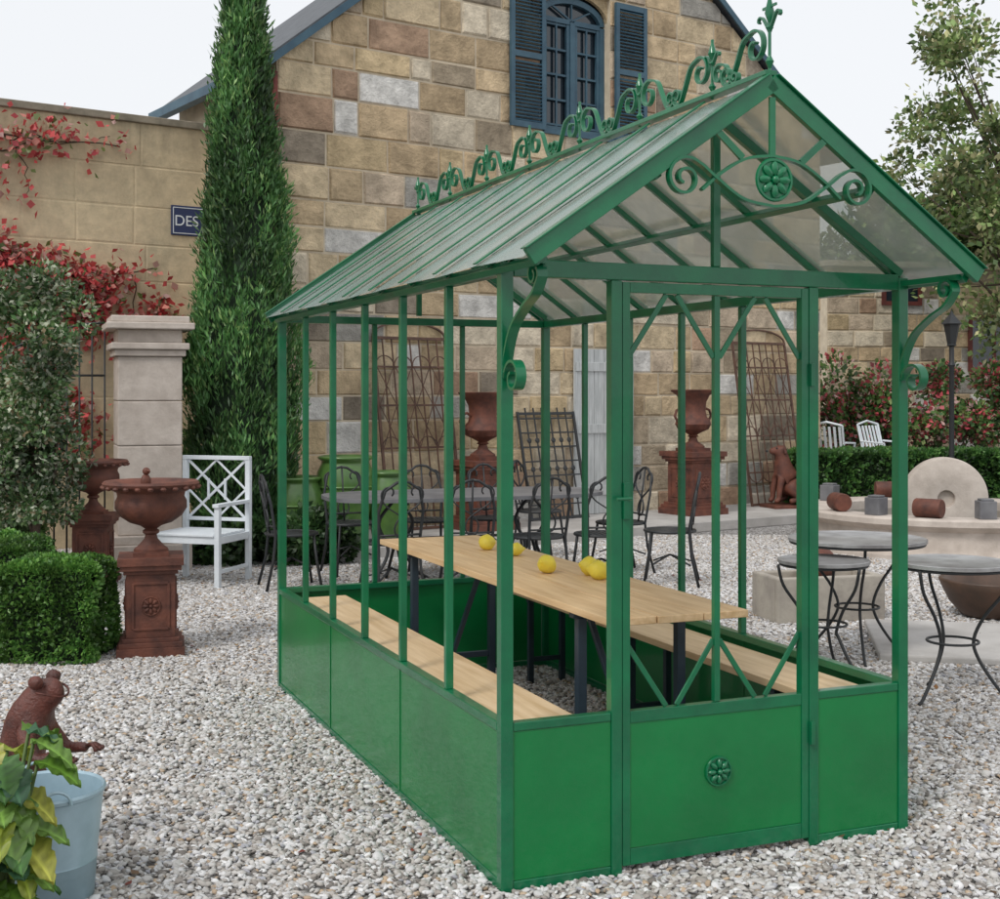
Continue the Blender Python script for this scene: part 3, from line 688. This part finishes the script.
# ------------------------------------------------------------------ iron chairs + dining table
def chair_mesh():
    m=MB(); w=.21
    m.tube([(w*1.02*math.cos(a),w*math.sin(a),.45) for a in np.linspace(0,2*math.pi,24,endpoint=False)],.012,6,0,True)
    for k in range(-4,5):
        x=k*.045; y=math.sqrt(max(w*w-x*x,0)); m.box((x,0,.452),(.030,2*y*.98,.006))
    for sx in(-1,1):
        m.tube([(sx*.15,-.15,.45),(sx*.17,-.17,.25),(sx*.20,-.21,.0)],.012,6)
        m.tube([(sx*.20,.24,0),(sx*.17,.18,.25),(sx*.165,.16,.45),(sx*.18,.20,.70),(sx*.14,.235,.86),(sx*.05,.245,.92),(0,.247,.93)],.012,6)
        q=scroll((sx*.04,.52),(sx*.085,.82),1.3,1.4,'S',1.2,sx,30); m.ribbon([(a,.19+.12*(b-.5),b) for a,b in q],(0,1,.0),.014,.010)
        m.bar((sx*.14,-.14,.18),(0,0,.25),.012,.012); m.bar((sx*.16,.17,.18),(0,0,.25),.012,.012)
    m.tube([(0,.175,.45),(0,.21,.7),(0,.247,.93)],.008,6)
    m.tube([(-.172,.175,.52),(0,.19,.52),(.172,.175,.52)],.009,6)
    return m.mesh('garden_chair',[IRON],True)
CM=chair_mesh()
TC=Vector((-.30,11.1,0)); TA=math.radians(20)
def tl(x,y): return Vector((TC.x+x*math.cos(TA)-y*math.sin(TA),TC.y+x*math.sin(TA)+y*math.cos(TA),0))
E=empty('outdoor_dining_table',TC,TA); m=MB()
pts=[(1.2*np.sign(math.cos(a))*abs(math.cos(a))**.6,.52*np.sign(math.sin(a))*abs(math.sin(a))**.6) for a in np.linspace(0,2*math.pi,48,endpoint=False)]
m.add([(x,y,.72) for x,y in pts]+[(x,y,.75) for x,y in pts],[tuple(range(48))[::-1],tuple(range(48,96))]+[(i,(i+1)%48,48+(i+1)%48,48+i) for i in range(48)])
m.obj('top',DARKTOP,E)
m=MB()
for s in(-1,1):
    for t in(-1,1):
        q=crom([(s*.6+t*.02,.70),(s*.6+t*.16,.52),(s*.6+t*.10,.30),(s*.6+t*.22,.10),(s*.6+t*.34,.012)],6); m.tube([(a,t*.22*(.7-b)/.7,b) for a,b in q],.014,8)
    m.tube([(s*.6,-.35,.70),(s*.6,.35,.70)],.014,8); m.tube([(s*.6,-.3,.02),(s*.6,0,.38),(s*.6,.3,.02)],.014,8)
m.tube([(-.6,0,.38),(.6,0,.38)],.012,8); m.obj('legs',IRON,E,smooth=True)
n=0
for x,y,a in((-.85,-.78,math.pi+.1),(-.25,-.82,math.pi-.15),(.35,-.78,math.pi+.15),(.9,-.8,math.pi-.1),(-.8,.75,.1),(-.1,.78,-.1),(.55,.75,.15),(1.45,.0,-math.pi/2),(-1.45,.1,math.pi/2),(1.55,-.75,-math.pi/2-.5),(1.2,1.3,.8)):
    link(CM,'garden_chair' if n==0 else 'garden_chair.%03d'%n,None,tl(x,y),(0,0,TA+a)); n+=1
def jar(loc,k,name='glazed_garden_jar'):
    m=MB(); m.lathe([(r*k,z*k) for r,z in((.17,0),(.19,.02),(.21,.15),(.26,.4),(.29,.6),(.28,.72),(.24,.80),(.235,.83),(.27,.85),(.275,.87),(.25,.88),(.22,.84),(.2,.7))],(0,0,0),32)
    m.tube([(.292*k*math.cos(a),.292*k*math.sin(a),.58*k) for a in np.linspace(0,2*math.pi,28,endpoint=False)],.012*k,6,0,True)
    m.obj(name,GLAZE,None,loc,smooth=True)
jar((-1.50,12.75,.12),.98); jar((-1.1,12.9,.12),.8,'glazed_garden_jar.001'); jar((-1.95,12.6,0),.9,'glazed_garden_jar.002')
# ------------------------------------------------------------------ bistro tables
def bistro(name,loc,R,h,rz_=0):
    E=empty(name,loc,rz_); m=MB(); m.lathe([(R-.01,h-.022),(R,h-.02),(R,h-.002),(R-.006,h),(R-.012,h-.003),(.001,h-.003)],(0,0,0),48); m.obj('top',TOPM,E,auto=True)
    m=MB(); m.tube([((R-.015)*math.cos(a),(R-.015)*math.sin(a),h-.03) for a in np.linspace(0,2*math.pi,40,endpoint=False)],.008,6,0,True)
    k=R/.40
    for i in range(3):
        a=i*2*math.pi/3+.4; c_,s_=math.cos(a),math.sin(a)
        q=crom([(.33,h-.03),(.29,h-.15),(.18,h-.28),(.12,h-.40),(.14,h*.32),(.22,h*.16),(.30,.03),(.34,.010)],4)
        m.tube([(r*c_*k**.5,r*s_*k**.5,z) for r,z in q],.009,8)
    m.tube([(.13*math.cos(a),.13*math.sin(a),h*.42) for a in np.linspace(0,2*math.pi,24,endpoint=False)],.007,6,0,True)
    m.obj('legs',IRON,E,smooth=True)
bistro('bistro_table',(2.16,7.95,0),.41,.72); bistro('bistro_table.001',(1.86,7.55,0),.26,.64,.7); bistro('bistro_table.002',(2.36,6.85,0),.30,.72,1.3)
m=MB(); w,dp,h=.82,.42,.32
m.b2((-w/2,-dp/2,0),(w/2,-dp/2+.06,h)); m.b2((-w/2,dp/2-.06,0),(w/2,dp/2,h)); m.b2((-w/2,-dp/2+.061,0),(-w/2+.06,dp/2-.061,h)); m.b2((w/2-.06,-dp/2+.061,0),(w/2,dp/2-.061,h)); m.b2((-w/2+.061,-dp/2+.061,0),(w/2-.061,dp/2-.061,.24))
m.obj('stone_trough',STONEG,None,(2.25,9.3,0),(0,0,.25),bevel=.012)
m=MB(); m.sphere((0,0,.14),.14,28); m.obj('rusty_sphere',RUST,None,(2.24,9.3,.24),smooth=True)
m=MB(); m.b2((-.9,-.62,0),(.9,.62,.05)); m.obj('paving_slab',PATH,None,(3.25,8.2,0),(0,0,-.2),bevel=.012)
m=MB(); m.lathe([(.12,0),(.2,.03),(.28,.12),(.33,.22),(.35,.27),(.34,.285),(.31,.27),(.25,.12)],(0,0,0),36); m.obj('ceramic_bowl',TERRA,None,(3.47,9.3,0),smooth=True)
# ------------------------------------------------------------------ fountain
FC=(4.60,13.6,0); E=empty('stone_fountain',FC)
m=MB(); m.lathe([(1.46,0),(1.46,.05),(1.38,.07),(1.36,.12),(1.36,.28),(1.42,.31),(1.46,.34),(1.46,.39),(1.44,.41),(1.16,.41),(1.14,.39),(1.14,.05)],(0,0,0),72); m.obj('basin',STONEL,E,auto=True)
m=MB(); m.lathe([(1.15,.30),(.001,.301)],(0,0,0),48); m.obj('water',WATER,E)
m=MB(); RM=Rz(-.12)@RF
m.lathe([(.001,-.10),(.40,-.10),(.418,-.09),(.425,-.07),(.425,.07),(.418,.09),(.40,.10),(.10,.105),(.09,.10),(.085,.04),(.001,.04)],(0,0,.50),64,0,RM)
m.box((0,0,.06),(.5,.40,.12)); m.obj('millstone',STONEL,E,auto=True)
m=MB(); gm=MB()
for k,an in enumerate((200,222,245,268,290,312,20,60,100,140)):
    a=math.radians(an); c_=Vector((1.28*math.cos(a),1.28*math.sin(a),.41))
    if k%2==0: m.lathe([(.085,-.13),(.09,-.12),(.09,.12),(.085,.13)],c_+Vector((0,0,.09)),18,0,Rz(a+1.3)@Matrix.Rotation(math.radians(90),3,'Y'))
    else: gm.box(c_+Vector((0,0,.085)),(.16,.16,.17),Rz(a)); gm.box(c_+Vector((0,0,.18)),(.12,.12,.02),Rz(a))
m.obj('rust_rollers',RUST,E,auto=True); gm.obj('stone_cubes',DARKTOP,E,bevel=.006)
# ------------------------------------------------------------------ left wall, pillar, sign
WO=bl(0,1.0); LW=empty('sandstone_garden_wall',(WO.x,WO.y,0),BA)
m=MB(); m.b2((-14,0,0),(0,.35,4.42)); m.obj('wall',RENDERW,LW)
m=MB(); blocks(m,-14,0,0,4.42,(),(.34,.44),(.5,1.0),0,(.003,.006),(.002,.005)); m.obj('ashlar_blocks',RENDERW,LW)
m=MB(); m.b2((-14,-.03,4.421),(-.01,.38,4.50)); m.obj('coping',M('coping_stone',(.30,.26,.20),(.18,.16,.12),6,.95,.4),LW,bevel=.01)
SG=empty('street_sign',(WO.x,WO.y,0),BA)
sx=-.56
m=MB(); m.b2((sx-.20,-.022,3.27),(sx+.24,-.010,3.59)); m.obj('plate',M('navy_enamel',(.010,.024,.10),(.008,.018,.08),3,.3),SG,bevel=.006)
m=MB()
for a,b in(((sx-.18,3.29),(sx+.22,3.298)),((sx-.18,3.562),(sx+.22,3.57))): m.b2((a[0],-.026,a[1]),(b[0],-.023,b[1]))
for a in(sx-.18,sx+.212): m.b2((a,-.026,3.299),(a+.008,-.023,3.561))
m.obj('border',WHITE,SG)
tc=bpy.data.curves.new('lettering','FONT'); tc.body='DES'; tc.size=.16; tc.extrude=.001; to=bpy.data.objects.new('lettering',tc); COL.objects.link(to); to.parent=SG; to.location=(sx-.165,-.025,3.375); to.rotation_euler=(math.pi/2,0,0); tc.materials.append(WHITE)
PI=empty('stone_gate_pillar',(-3.22,12.0,0),.35)
m=MB(); m.box((0,0,.12),(.72,.72,.24)); m.box((0,0,.28),(.66,.66,.08)); 
for k in range(4): m.box((0,0,.32+.4*k+.2),(.56,.56,.396))
m.box((0,0,1.95),(.62,.62,.06)); m.box((0,0,2.01),(.68,.68,.06)); m.box((0,0,2.10),(.56,.56,.12)); m.box((0,0,2.19),(.76,.76,.06)); m.box((0,0,2.25),(.68,.68,.06))
m.obj('shaft',STONEL,PI,bevel=.01)
m=MB()
for x in np.arange(0,.9,.11): m.tube([(x,0,0),(x,0,1.9+.25*math.sin(x/.9*math.pi/2))],.009,6)
for z in(.1,.9,1.75): m.tube([(0,0,z),(.88,0,z)],.012,6)
m.tube([(x,0,1.95+.28*math.sin(x/.9*math.pi/2)) for x in np.linspace(0,.88,12)],.012,6)
m.obj('iron_gate',IRON,None,(-4.45,11.75,0),(0,0,.2),smooth=True)
# ------------------------------------------------------------------ plants
def cypress(name,loc,h,R):
    E=empty(name,loc)
    def prof(t): return R*(min(1,(t+.04)/.18)**.6)*(1-max(0,(t-.2)/.8)**1.3)**.9 if t<1 else 0
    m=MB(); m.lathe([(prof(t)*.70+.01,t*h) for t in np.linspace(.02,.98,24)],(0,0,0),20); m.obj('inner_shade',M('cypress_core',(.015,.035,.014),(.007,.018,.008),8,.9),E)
    m=MB(); m.tube([(0,0,0),(0,0,h*.5),(0,0,h*.95)],[.08,.05,.01],8); m.obj('trunk',BARK,E)
    ns=3600; t=rng.uniform(0.01,.985,ns)**1.05; a=rng.uniform(0,2*math.pi,ns)
    rr=np.array([prof(x) for x in t]); lump=np.array([noise.noise(Vector((math.cos(q)*1.6,math.sin(q)*1.6,x*h*1.3))) for q,x in zip(a,t)])
    lump2=np.array([noise.noise(Vector((math.cos(q)*4,math.sin(q)*4,x*h*2.2+9))) for q,x in zip(a,t)])
    rad=rr*(.88+.30*lump+.25*lump2)
    C=np.stack([rad*np.cos(a),rad*np.sin(a),t*h],1); k=16
    pos=np.repeat(C,k,0); n=len(pos); out=np.repeat(np.stack([np.cos(a),np.sin(a),np.zeros(ns)],1),k,0)
    pos=pos+rng.normal(size=(n,3))*np.array([.035,.035,.05]); 
    d=out*rng.uniform(-.1,.7,(n,1))+rng.normal(size=(n,3))*.35+np.array([0,0,1.0])
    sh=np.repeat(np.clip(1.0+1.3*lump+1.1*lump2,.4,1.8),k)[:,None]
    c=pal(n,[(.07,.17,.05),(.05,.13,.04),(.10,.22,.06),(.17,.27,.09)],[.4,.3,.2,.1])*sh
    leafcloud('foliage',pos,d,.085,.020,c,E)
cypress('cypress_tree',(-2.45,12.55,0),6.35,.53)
def boxbush(name,loc,sx,sy,sz,n=14000,cols=((.06,.16,.03),(.09,.21,.04),(.14,.28,.055)),rz_=0,ll=.022,round_=.12):
    E=empty(name,loc,rz_)
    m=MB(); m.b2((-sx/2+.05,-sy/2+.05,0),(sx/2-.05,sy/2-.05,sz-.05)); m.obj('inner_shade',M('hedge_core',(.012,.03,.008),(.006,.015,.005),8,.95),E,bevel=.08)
    P=rng.uniform(-1,1,(n,3)); ax=rng.choice(3,n,p=[.3,.3,.4]); P[np.arange(n),ax]=np.where(rng.random(n)<.5,-1,1)*rng.uniform(.86,1,n)
    z=P[:,2]; P[(ax==2)&(z<0),2]*=-1
    half=np.array([sx/2,sy/2,sz/2]); q=P*half; r=min(sx,sy,sz)*.5*round_*3
    inner=np.clip(q,-(half-r),half-r); dv=q-inner; ln=np.linalg.norm(dv,axis=1,keepdims=True); nn=np.where(ln>1e-6,dv/np.maximum(ln,1e-6),0)
    q=inner+nn*np.minimum(ln,r)
    q[:,2]+=sz/2; lump=nzv(q+np.array(loc),6.0); q+=nn*(lump*.06)[:,None]
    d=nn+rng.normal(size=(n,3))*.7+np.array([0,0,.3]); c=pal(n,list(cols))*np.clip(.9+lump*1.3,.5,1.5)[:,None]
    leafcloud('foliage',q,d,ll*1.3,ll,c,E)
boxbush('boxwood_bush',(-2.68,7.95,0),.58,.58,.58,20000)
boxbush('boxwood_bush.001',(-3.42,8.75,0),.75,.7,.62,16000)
def shrub(name,loc,clumps,n,L_,W_,cols,w=None,stem=None,up=.2,parent=None,lo=.45):
    E=empty(name,loc) if parent is None else parent
    cl=np.array(clumps); idx=rng.choice(len(cl),n); r=cl[idx,3:4]
    o=rng.normal(size=(n,3)); o=unit(o)*rng.uniform(lo,1.05,(n,1))**.7
    pos=cl[idx,:3]+o*r; d=o+rng.normal(size=(n,3))*.6+np.array([0,0,up])
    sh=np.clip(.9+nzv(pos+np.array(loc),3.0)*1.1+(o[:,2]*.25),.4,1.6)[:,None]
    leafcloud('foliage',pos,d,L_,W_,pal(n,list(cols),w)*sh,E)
    if stem:
        m=MB()
        for s in stem: m.tube(s[0],s[1],7)
        m.obj('branches',BARK,E,smooth=True)
    return E
cl=[(random.uniform(-.28,.28),random.uniform(-.25,.25),random.uniform(.65,2.42),random.uniform(.12,.24)) for _ in range(46)]
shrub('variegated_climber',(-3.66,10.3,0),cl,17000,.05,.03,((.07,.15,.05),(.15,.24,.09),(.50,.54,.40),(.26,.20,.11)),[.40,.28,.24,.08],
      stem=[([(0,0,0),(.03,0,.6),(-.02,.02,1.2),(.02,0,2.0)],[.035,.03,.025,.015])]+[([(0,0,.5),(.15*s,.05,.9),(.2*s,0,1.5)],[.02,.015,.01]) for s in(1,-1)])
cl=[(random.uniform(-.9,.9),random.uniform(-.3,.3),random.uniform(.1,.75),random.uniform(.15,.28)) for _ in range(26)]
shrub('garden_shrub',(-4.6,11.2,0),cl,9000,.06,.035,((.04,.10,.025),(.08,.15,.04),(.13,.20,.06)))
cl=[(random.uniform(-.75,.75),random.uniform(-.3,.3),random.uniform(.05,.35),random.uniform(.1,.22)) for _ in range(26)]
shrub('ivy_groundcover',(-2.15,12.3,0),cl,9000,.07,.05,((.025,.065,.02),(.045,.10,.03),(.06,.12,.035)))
E=empty('red_creeper',(WO.x,WO.y,0),BA)
m=MB(); pos=[]
def vine(x0,z0,x1,z1,n=16,r=.012,sag=.15,leaf=0):
    pts=[]
    for i in range(n+1):
        t=i/n; pts.append((x0+(x1-x0)*t+noise.noise(Vector((t*4,x0,z0)))*.12,-.03-.02*abs(noise.noise(Vector((t*7,z0,0)))),z0+(z1-z0)*t+noise.noise(Vector((t*5,z1,x1)))*sag))
    m.tube(pts,[r*(1-.6*i/n) for i in range(n+1)],5)
    for p in pts:
        for _ in range(leaf): pos.append((p[0]+random.gauss(0,.13),-.05-random.random()*.12,p[2]+random.gauss(0,.10)))
vine(-6,4.22,-1.35,4.10,26,.018,.12,2); vine(-3.2,4.1,-1.9,4.15,14,.013,.2,4); vine(-2.9,3.98,-1.4,4.18,14,.010,.15,4)
for xx in(-3.1,-2.7,-2.35): vine(xx,4.12,xx+.12,3.55,8,.007,.05,2)
vine(-5.5,3.05,-1.0,2.9,26,.016,.25,4); vine(-4.6,3.1,-1.7,2.85,22,.01,.3,38); vine(-3.2,2.95,-1.5,2.75,16,.01,.25,30)
vine(-3.6,2.9,-1.5,2.35,16,.01,.25,40); vine(-3.2,3.05,-1.65,1.2,18,.010,.3,34); vine(-2.6,2.6,-1.2,2.1,12,.008,.2,16); vine(-1.3,2.9,-.9,2.0,10,.008,.2,3)
vine(-2.9,.0,-2.6,3.1,18,.022,.1,26); vine(-.95,.3,-.85,2.3,10,.012,.1,3); vine(-5,2.2,-2.2,2.7,16,.012,.3,36)
for k in range(110): pos.append((-.98+random.gauss(0,.14),-.08,2.35+random.gauss(0,.12)))
m.obj('vines',BARK,E,smooth=True)
pos=np.array(pos); n2=len(pos)*2
leafcloud('leaves',np.repeat(pos,2,0)+rng.normal(size=(n2,3))*np.array([.05,.02,.05]),rng.normal(size=(n2,3))+np.array([0,-.6,-.5]),.085,.07,pal(n2,[(.58,.09,.09),(.42,.05,.06),(.62,.24,.19),(.15,.20,.06),(.60,.36,.32)],[.35,.17,.18,.12,.18]),E)
# ------------------------------------------------------------------ right-hand background
FW=empty('stone_boundary_wall',(5.6,22.5,0),math.radians(12))
m=MB(); blocks(m,0,13,0,3.75,(),(.24,.32),(.3,.6)); m.obj('stone_blocks',BLOCK,FW,col=True)
m=MB(); m.b2((0,.001,0),(13,.4,3.76)); m.b2((-.05,-.06,3.761),(13,.45,3.86)); m.obj('wall',MORTAR,FW)
m=MB()
for x0,x1,z0,z1 in((1.0,1.75,3.1,3.6),(2.65,3.65,1.95,2.95)):
    m.b2((x0,-.07,z0),(x0+.07,-.03,z1)); m.b2((x1-.07,-.07,z0),(x1,-.03,z1)); m.b2((x0+.071,-.069,z0),(x1-.071,-.031,z0+.07)); m.b2((x0+.071,-.069,z1-.07),(x1-.071,-.031,z1)); xm=(x0+x1)/2; m.b2((xm-.025,-.068,z0+.071),(xm+.025,-.032,z1-.071))
m.obj('window_frames',REDW,FW)
m=MB()
for x0,x1,z0,z1 in((1.02,1.73,3.12,3.58),(2.67,3.63,1.97,2.93)): m.b2((x0,-.045,z0),(x1,-.035,z1))
m.obj('window_panes',WGLASS,FW)
m=MB(); m.lathe([(.09,0),(.09,.12),(.05,.18),(.04,.4),(.032,.5),(.03,1.9),(.045,1.93),(.03,1.97),(.03,2.15),(.06,2.17),(.001,2.24)],(0,0,0),14)
m.lathe([(.05,2.17),(.10,2.42),(.13,2.43),(.05,2.52),(.02,2.56),(.001,2.6)],(0,0,0),6); m.obj('garden_lamp_post',IRON,None,(5.5,16.0,0),auto=True)
boxbush('clipped_hedge',(5.2,17.4,0),2.9,.8,.80,26000,((.035,.10,.025),(.06,.15,.035),(.09,.19,.045)),.2,.05,.05)
boxbush('clipped_hedge.001',(7.1,16.0,0),1.6,.9,1.0,16000,((.035,.10,.025),(.06,.15,.035),(.09,.19,.045)),.2,.05,.05)
cl=[(random.uniform(-.6,5.2),random.uniform(-.25,.25),random.uniform(.9,1.85),random.uniform(.2,.42)) for _ in range(60)]
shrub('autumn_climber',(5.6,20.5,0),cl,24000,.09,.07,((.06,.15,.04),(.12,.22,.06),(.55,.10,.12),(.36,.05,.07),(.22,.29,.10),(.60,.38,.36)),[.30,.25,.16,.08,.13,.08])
def gardenchair_white(loc,rz_,nm):
    m=MB()
    for x in(-.22,.22):
        m.tube([(x,-.22,0),(x,-.2,.42),(x,.2,.40),(x*1.0,.33,.88)],.016,8); m.tube([(x,.25,0),(x,.16,.41)],.016,8); m.tube([(x,-.2,.42),(x*1.15,-.18,.62),(x*1.1,.25,.64)],.014,8)
    for k in range(7): m.b2((-.22,-.2+k*.058,.405),(.22,-.155+k*.058,.418))
    for k in range(6): m.bar((-.18+k*.072,.215,.45),(-.18+k*.072,.335,.86),.035,.01,(0,1,0))
    m.tube([(-.22,.33,.88),(0,.345,.93),(.22,.33,.88)],.016,8); m.obj(nm,WHITE,None,loc,(0,0,rz_),auto=True)
gardenchair_white((4.75,18.7,.25),2.6,'white_patio_chair'); gardenchair_white((5.55,18.9,.25),.6,'white_patio_chair.001')
m=MB(); m.b2((-2.5,-1.2,0),(3,1.2,.25)); m.obj('raised_terrace',STONEG,None,(5.6,19.0,0),(0,0,.2),bevel=.02)
def tree(name,loc,th,clumps,n,L_,W_,cols,w,tr=.14):
    E=empty(name,loc); m=MB(); m.tube([(0,0,0),(.05,0,th*.5),(-.03,.05,th),(0,0,th*1.5)],[tr,tr*.8,tr*.6,tr*.25],10)
    for c in clumps:
        b=Vector((0,0,th*random.uniform(.7,1.3))); e=Vector(c[:3]); md=(b+e)/2+Vector((random.uniform(-.2,.2),random.uniform(-.2,.2),.15)); m.tube([b,md,e],[tr*.35,tr*.2,tr*.05],6)
    m.obj('trunk_and_limbs',BARK,E,smooth=True)
    shrub('x',loc,clumps,n,L_,W_,cols,w,parent=E,lo=.1)
def cc(n,c,r,s0,s1):
    out=[]
    while len(out)<n:
        p=[random.uniform(-1,1) for _ in range(3)]
        if sum(q*q for q in p)<1: out.append((c[0]+p[0]*r[0],c[1]+p[1]*r[1],c[2]+p[2]*r[2],random.uniform(s0,s1)))
    return out
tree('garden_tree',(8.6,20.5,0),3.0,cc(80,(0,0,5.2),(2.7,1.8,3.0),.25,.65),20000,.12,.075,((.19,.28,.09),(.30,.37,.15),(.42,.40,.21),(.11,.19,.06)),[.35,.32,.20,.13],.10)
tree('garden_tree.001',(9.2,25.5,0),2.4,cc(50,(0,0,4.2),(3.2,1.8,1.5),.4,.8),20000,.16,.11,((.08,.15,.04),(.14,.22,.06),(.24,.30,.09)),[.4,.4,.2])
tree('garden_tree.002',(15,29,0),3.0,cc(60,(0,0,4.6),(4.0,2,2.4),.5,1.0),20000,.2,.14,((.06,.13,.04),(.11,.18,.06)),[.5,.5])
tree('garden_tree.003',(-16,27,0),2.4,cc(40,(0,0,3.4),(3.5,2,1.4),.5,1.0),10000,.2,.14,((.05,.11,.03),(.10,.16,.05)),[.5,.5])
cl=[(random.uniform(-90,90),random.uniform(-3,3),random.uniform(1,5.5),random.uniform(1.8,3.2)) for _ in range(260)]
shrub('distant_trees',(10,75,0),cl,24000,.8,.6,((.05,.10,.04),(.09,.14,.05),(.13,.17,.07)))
# ------------------------------------------------------------------ light, world, camera
w=bpy.data.worlds.new('World'); S.world=w; w.use_nodes=True; nt=w.node_tree
bg=nt.nodes['Background']; sky=nt.nodes.new('ShaderNodeTexSky'); sky.sky_type='NISHITA'; sky.sun_disc=False
sky.sun_elevation=math.radians(48); sky.sun_rotation=math.radians(215); sky.dust_density=4; sky.air_density=1.2
hs=nt.nodes.new('ShaderNodeHueSaturation'); hs.inputs['Saturation'].default_value=.25; nt.links.new(sky.outputs[0],hs.inputs['Color'])
mx=nt.nodes.new('ShaderNodeMix'); mx.data_type='RGBA'; mx.inputs['Factor'].default_value=.82; nt.links.new(hs.outputs[0],mx.inputs['A']); mx.inputs['B'].default_value=(8.3,8.5,8.8,1)
nt.links.new(mx.outputs['Result'],bg.inputs['Color']); bg.inputs['Strength'].default_value=.121
sl_=bpy.data.lights.new('sun','SUN'); sl_.energy=1.4; sl_.angle=math.radians(14); sl_.color=(1,.97,.92)
so=bpy.data.objects.new('sun',sl_); COL.objects.link(so)
az=math.radians(215); el=math.radians(48); dv=Vector((math.sin(az)*math.cos(el),math.cos(az)*math.cos(el),math.sin(el))); so.rotation_euler=dv.to_track_quat('Z','Y').to_euler(); so.location=(0,0,12)
cd=bpy.data.cameras.new('camera'); cd.lens=47.3; cd.sensor_width=36; cd.sensor_fit='HORIZONTAL'; cd.shift_y=-.0575; cd.clip_end=1000; cd.clip_start=.05
co=bpy.data.objects.new('camera',cd); COL.objects.link(co); co.location=(0,0,1.6); co.rotation_euler=(math.pi/2,0,0); S.camera=co
S.view_settings.view_transform='Standard'; S.view_settings.look='None'; S.view_settings.exposure=0
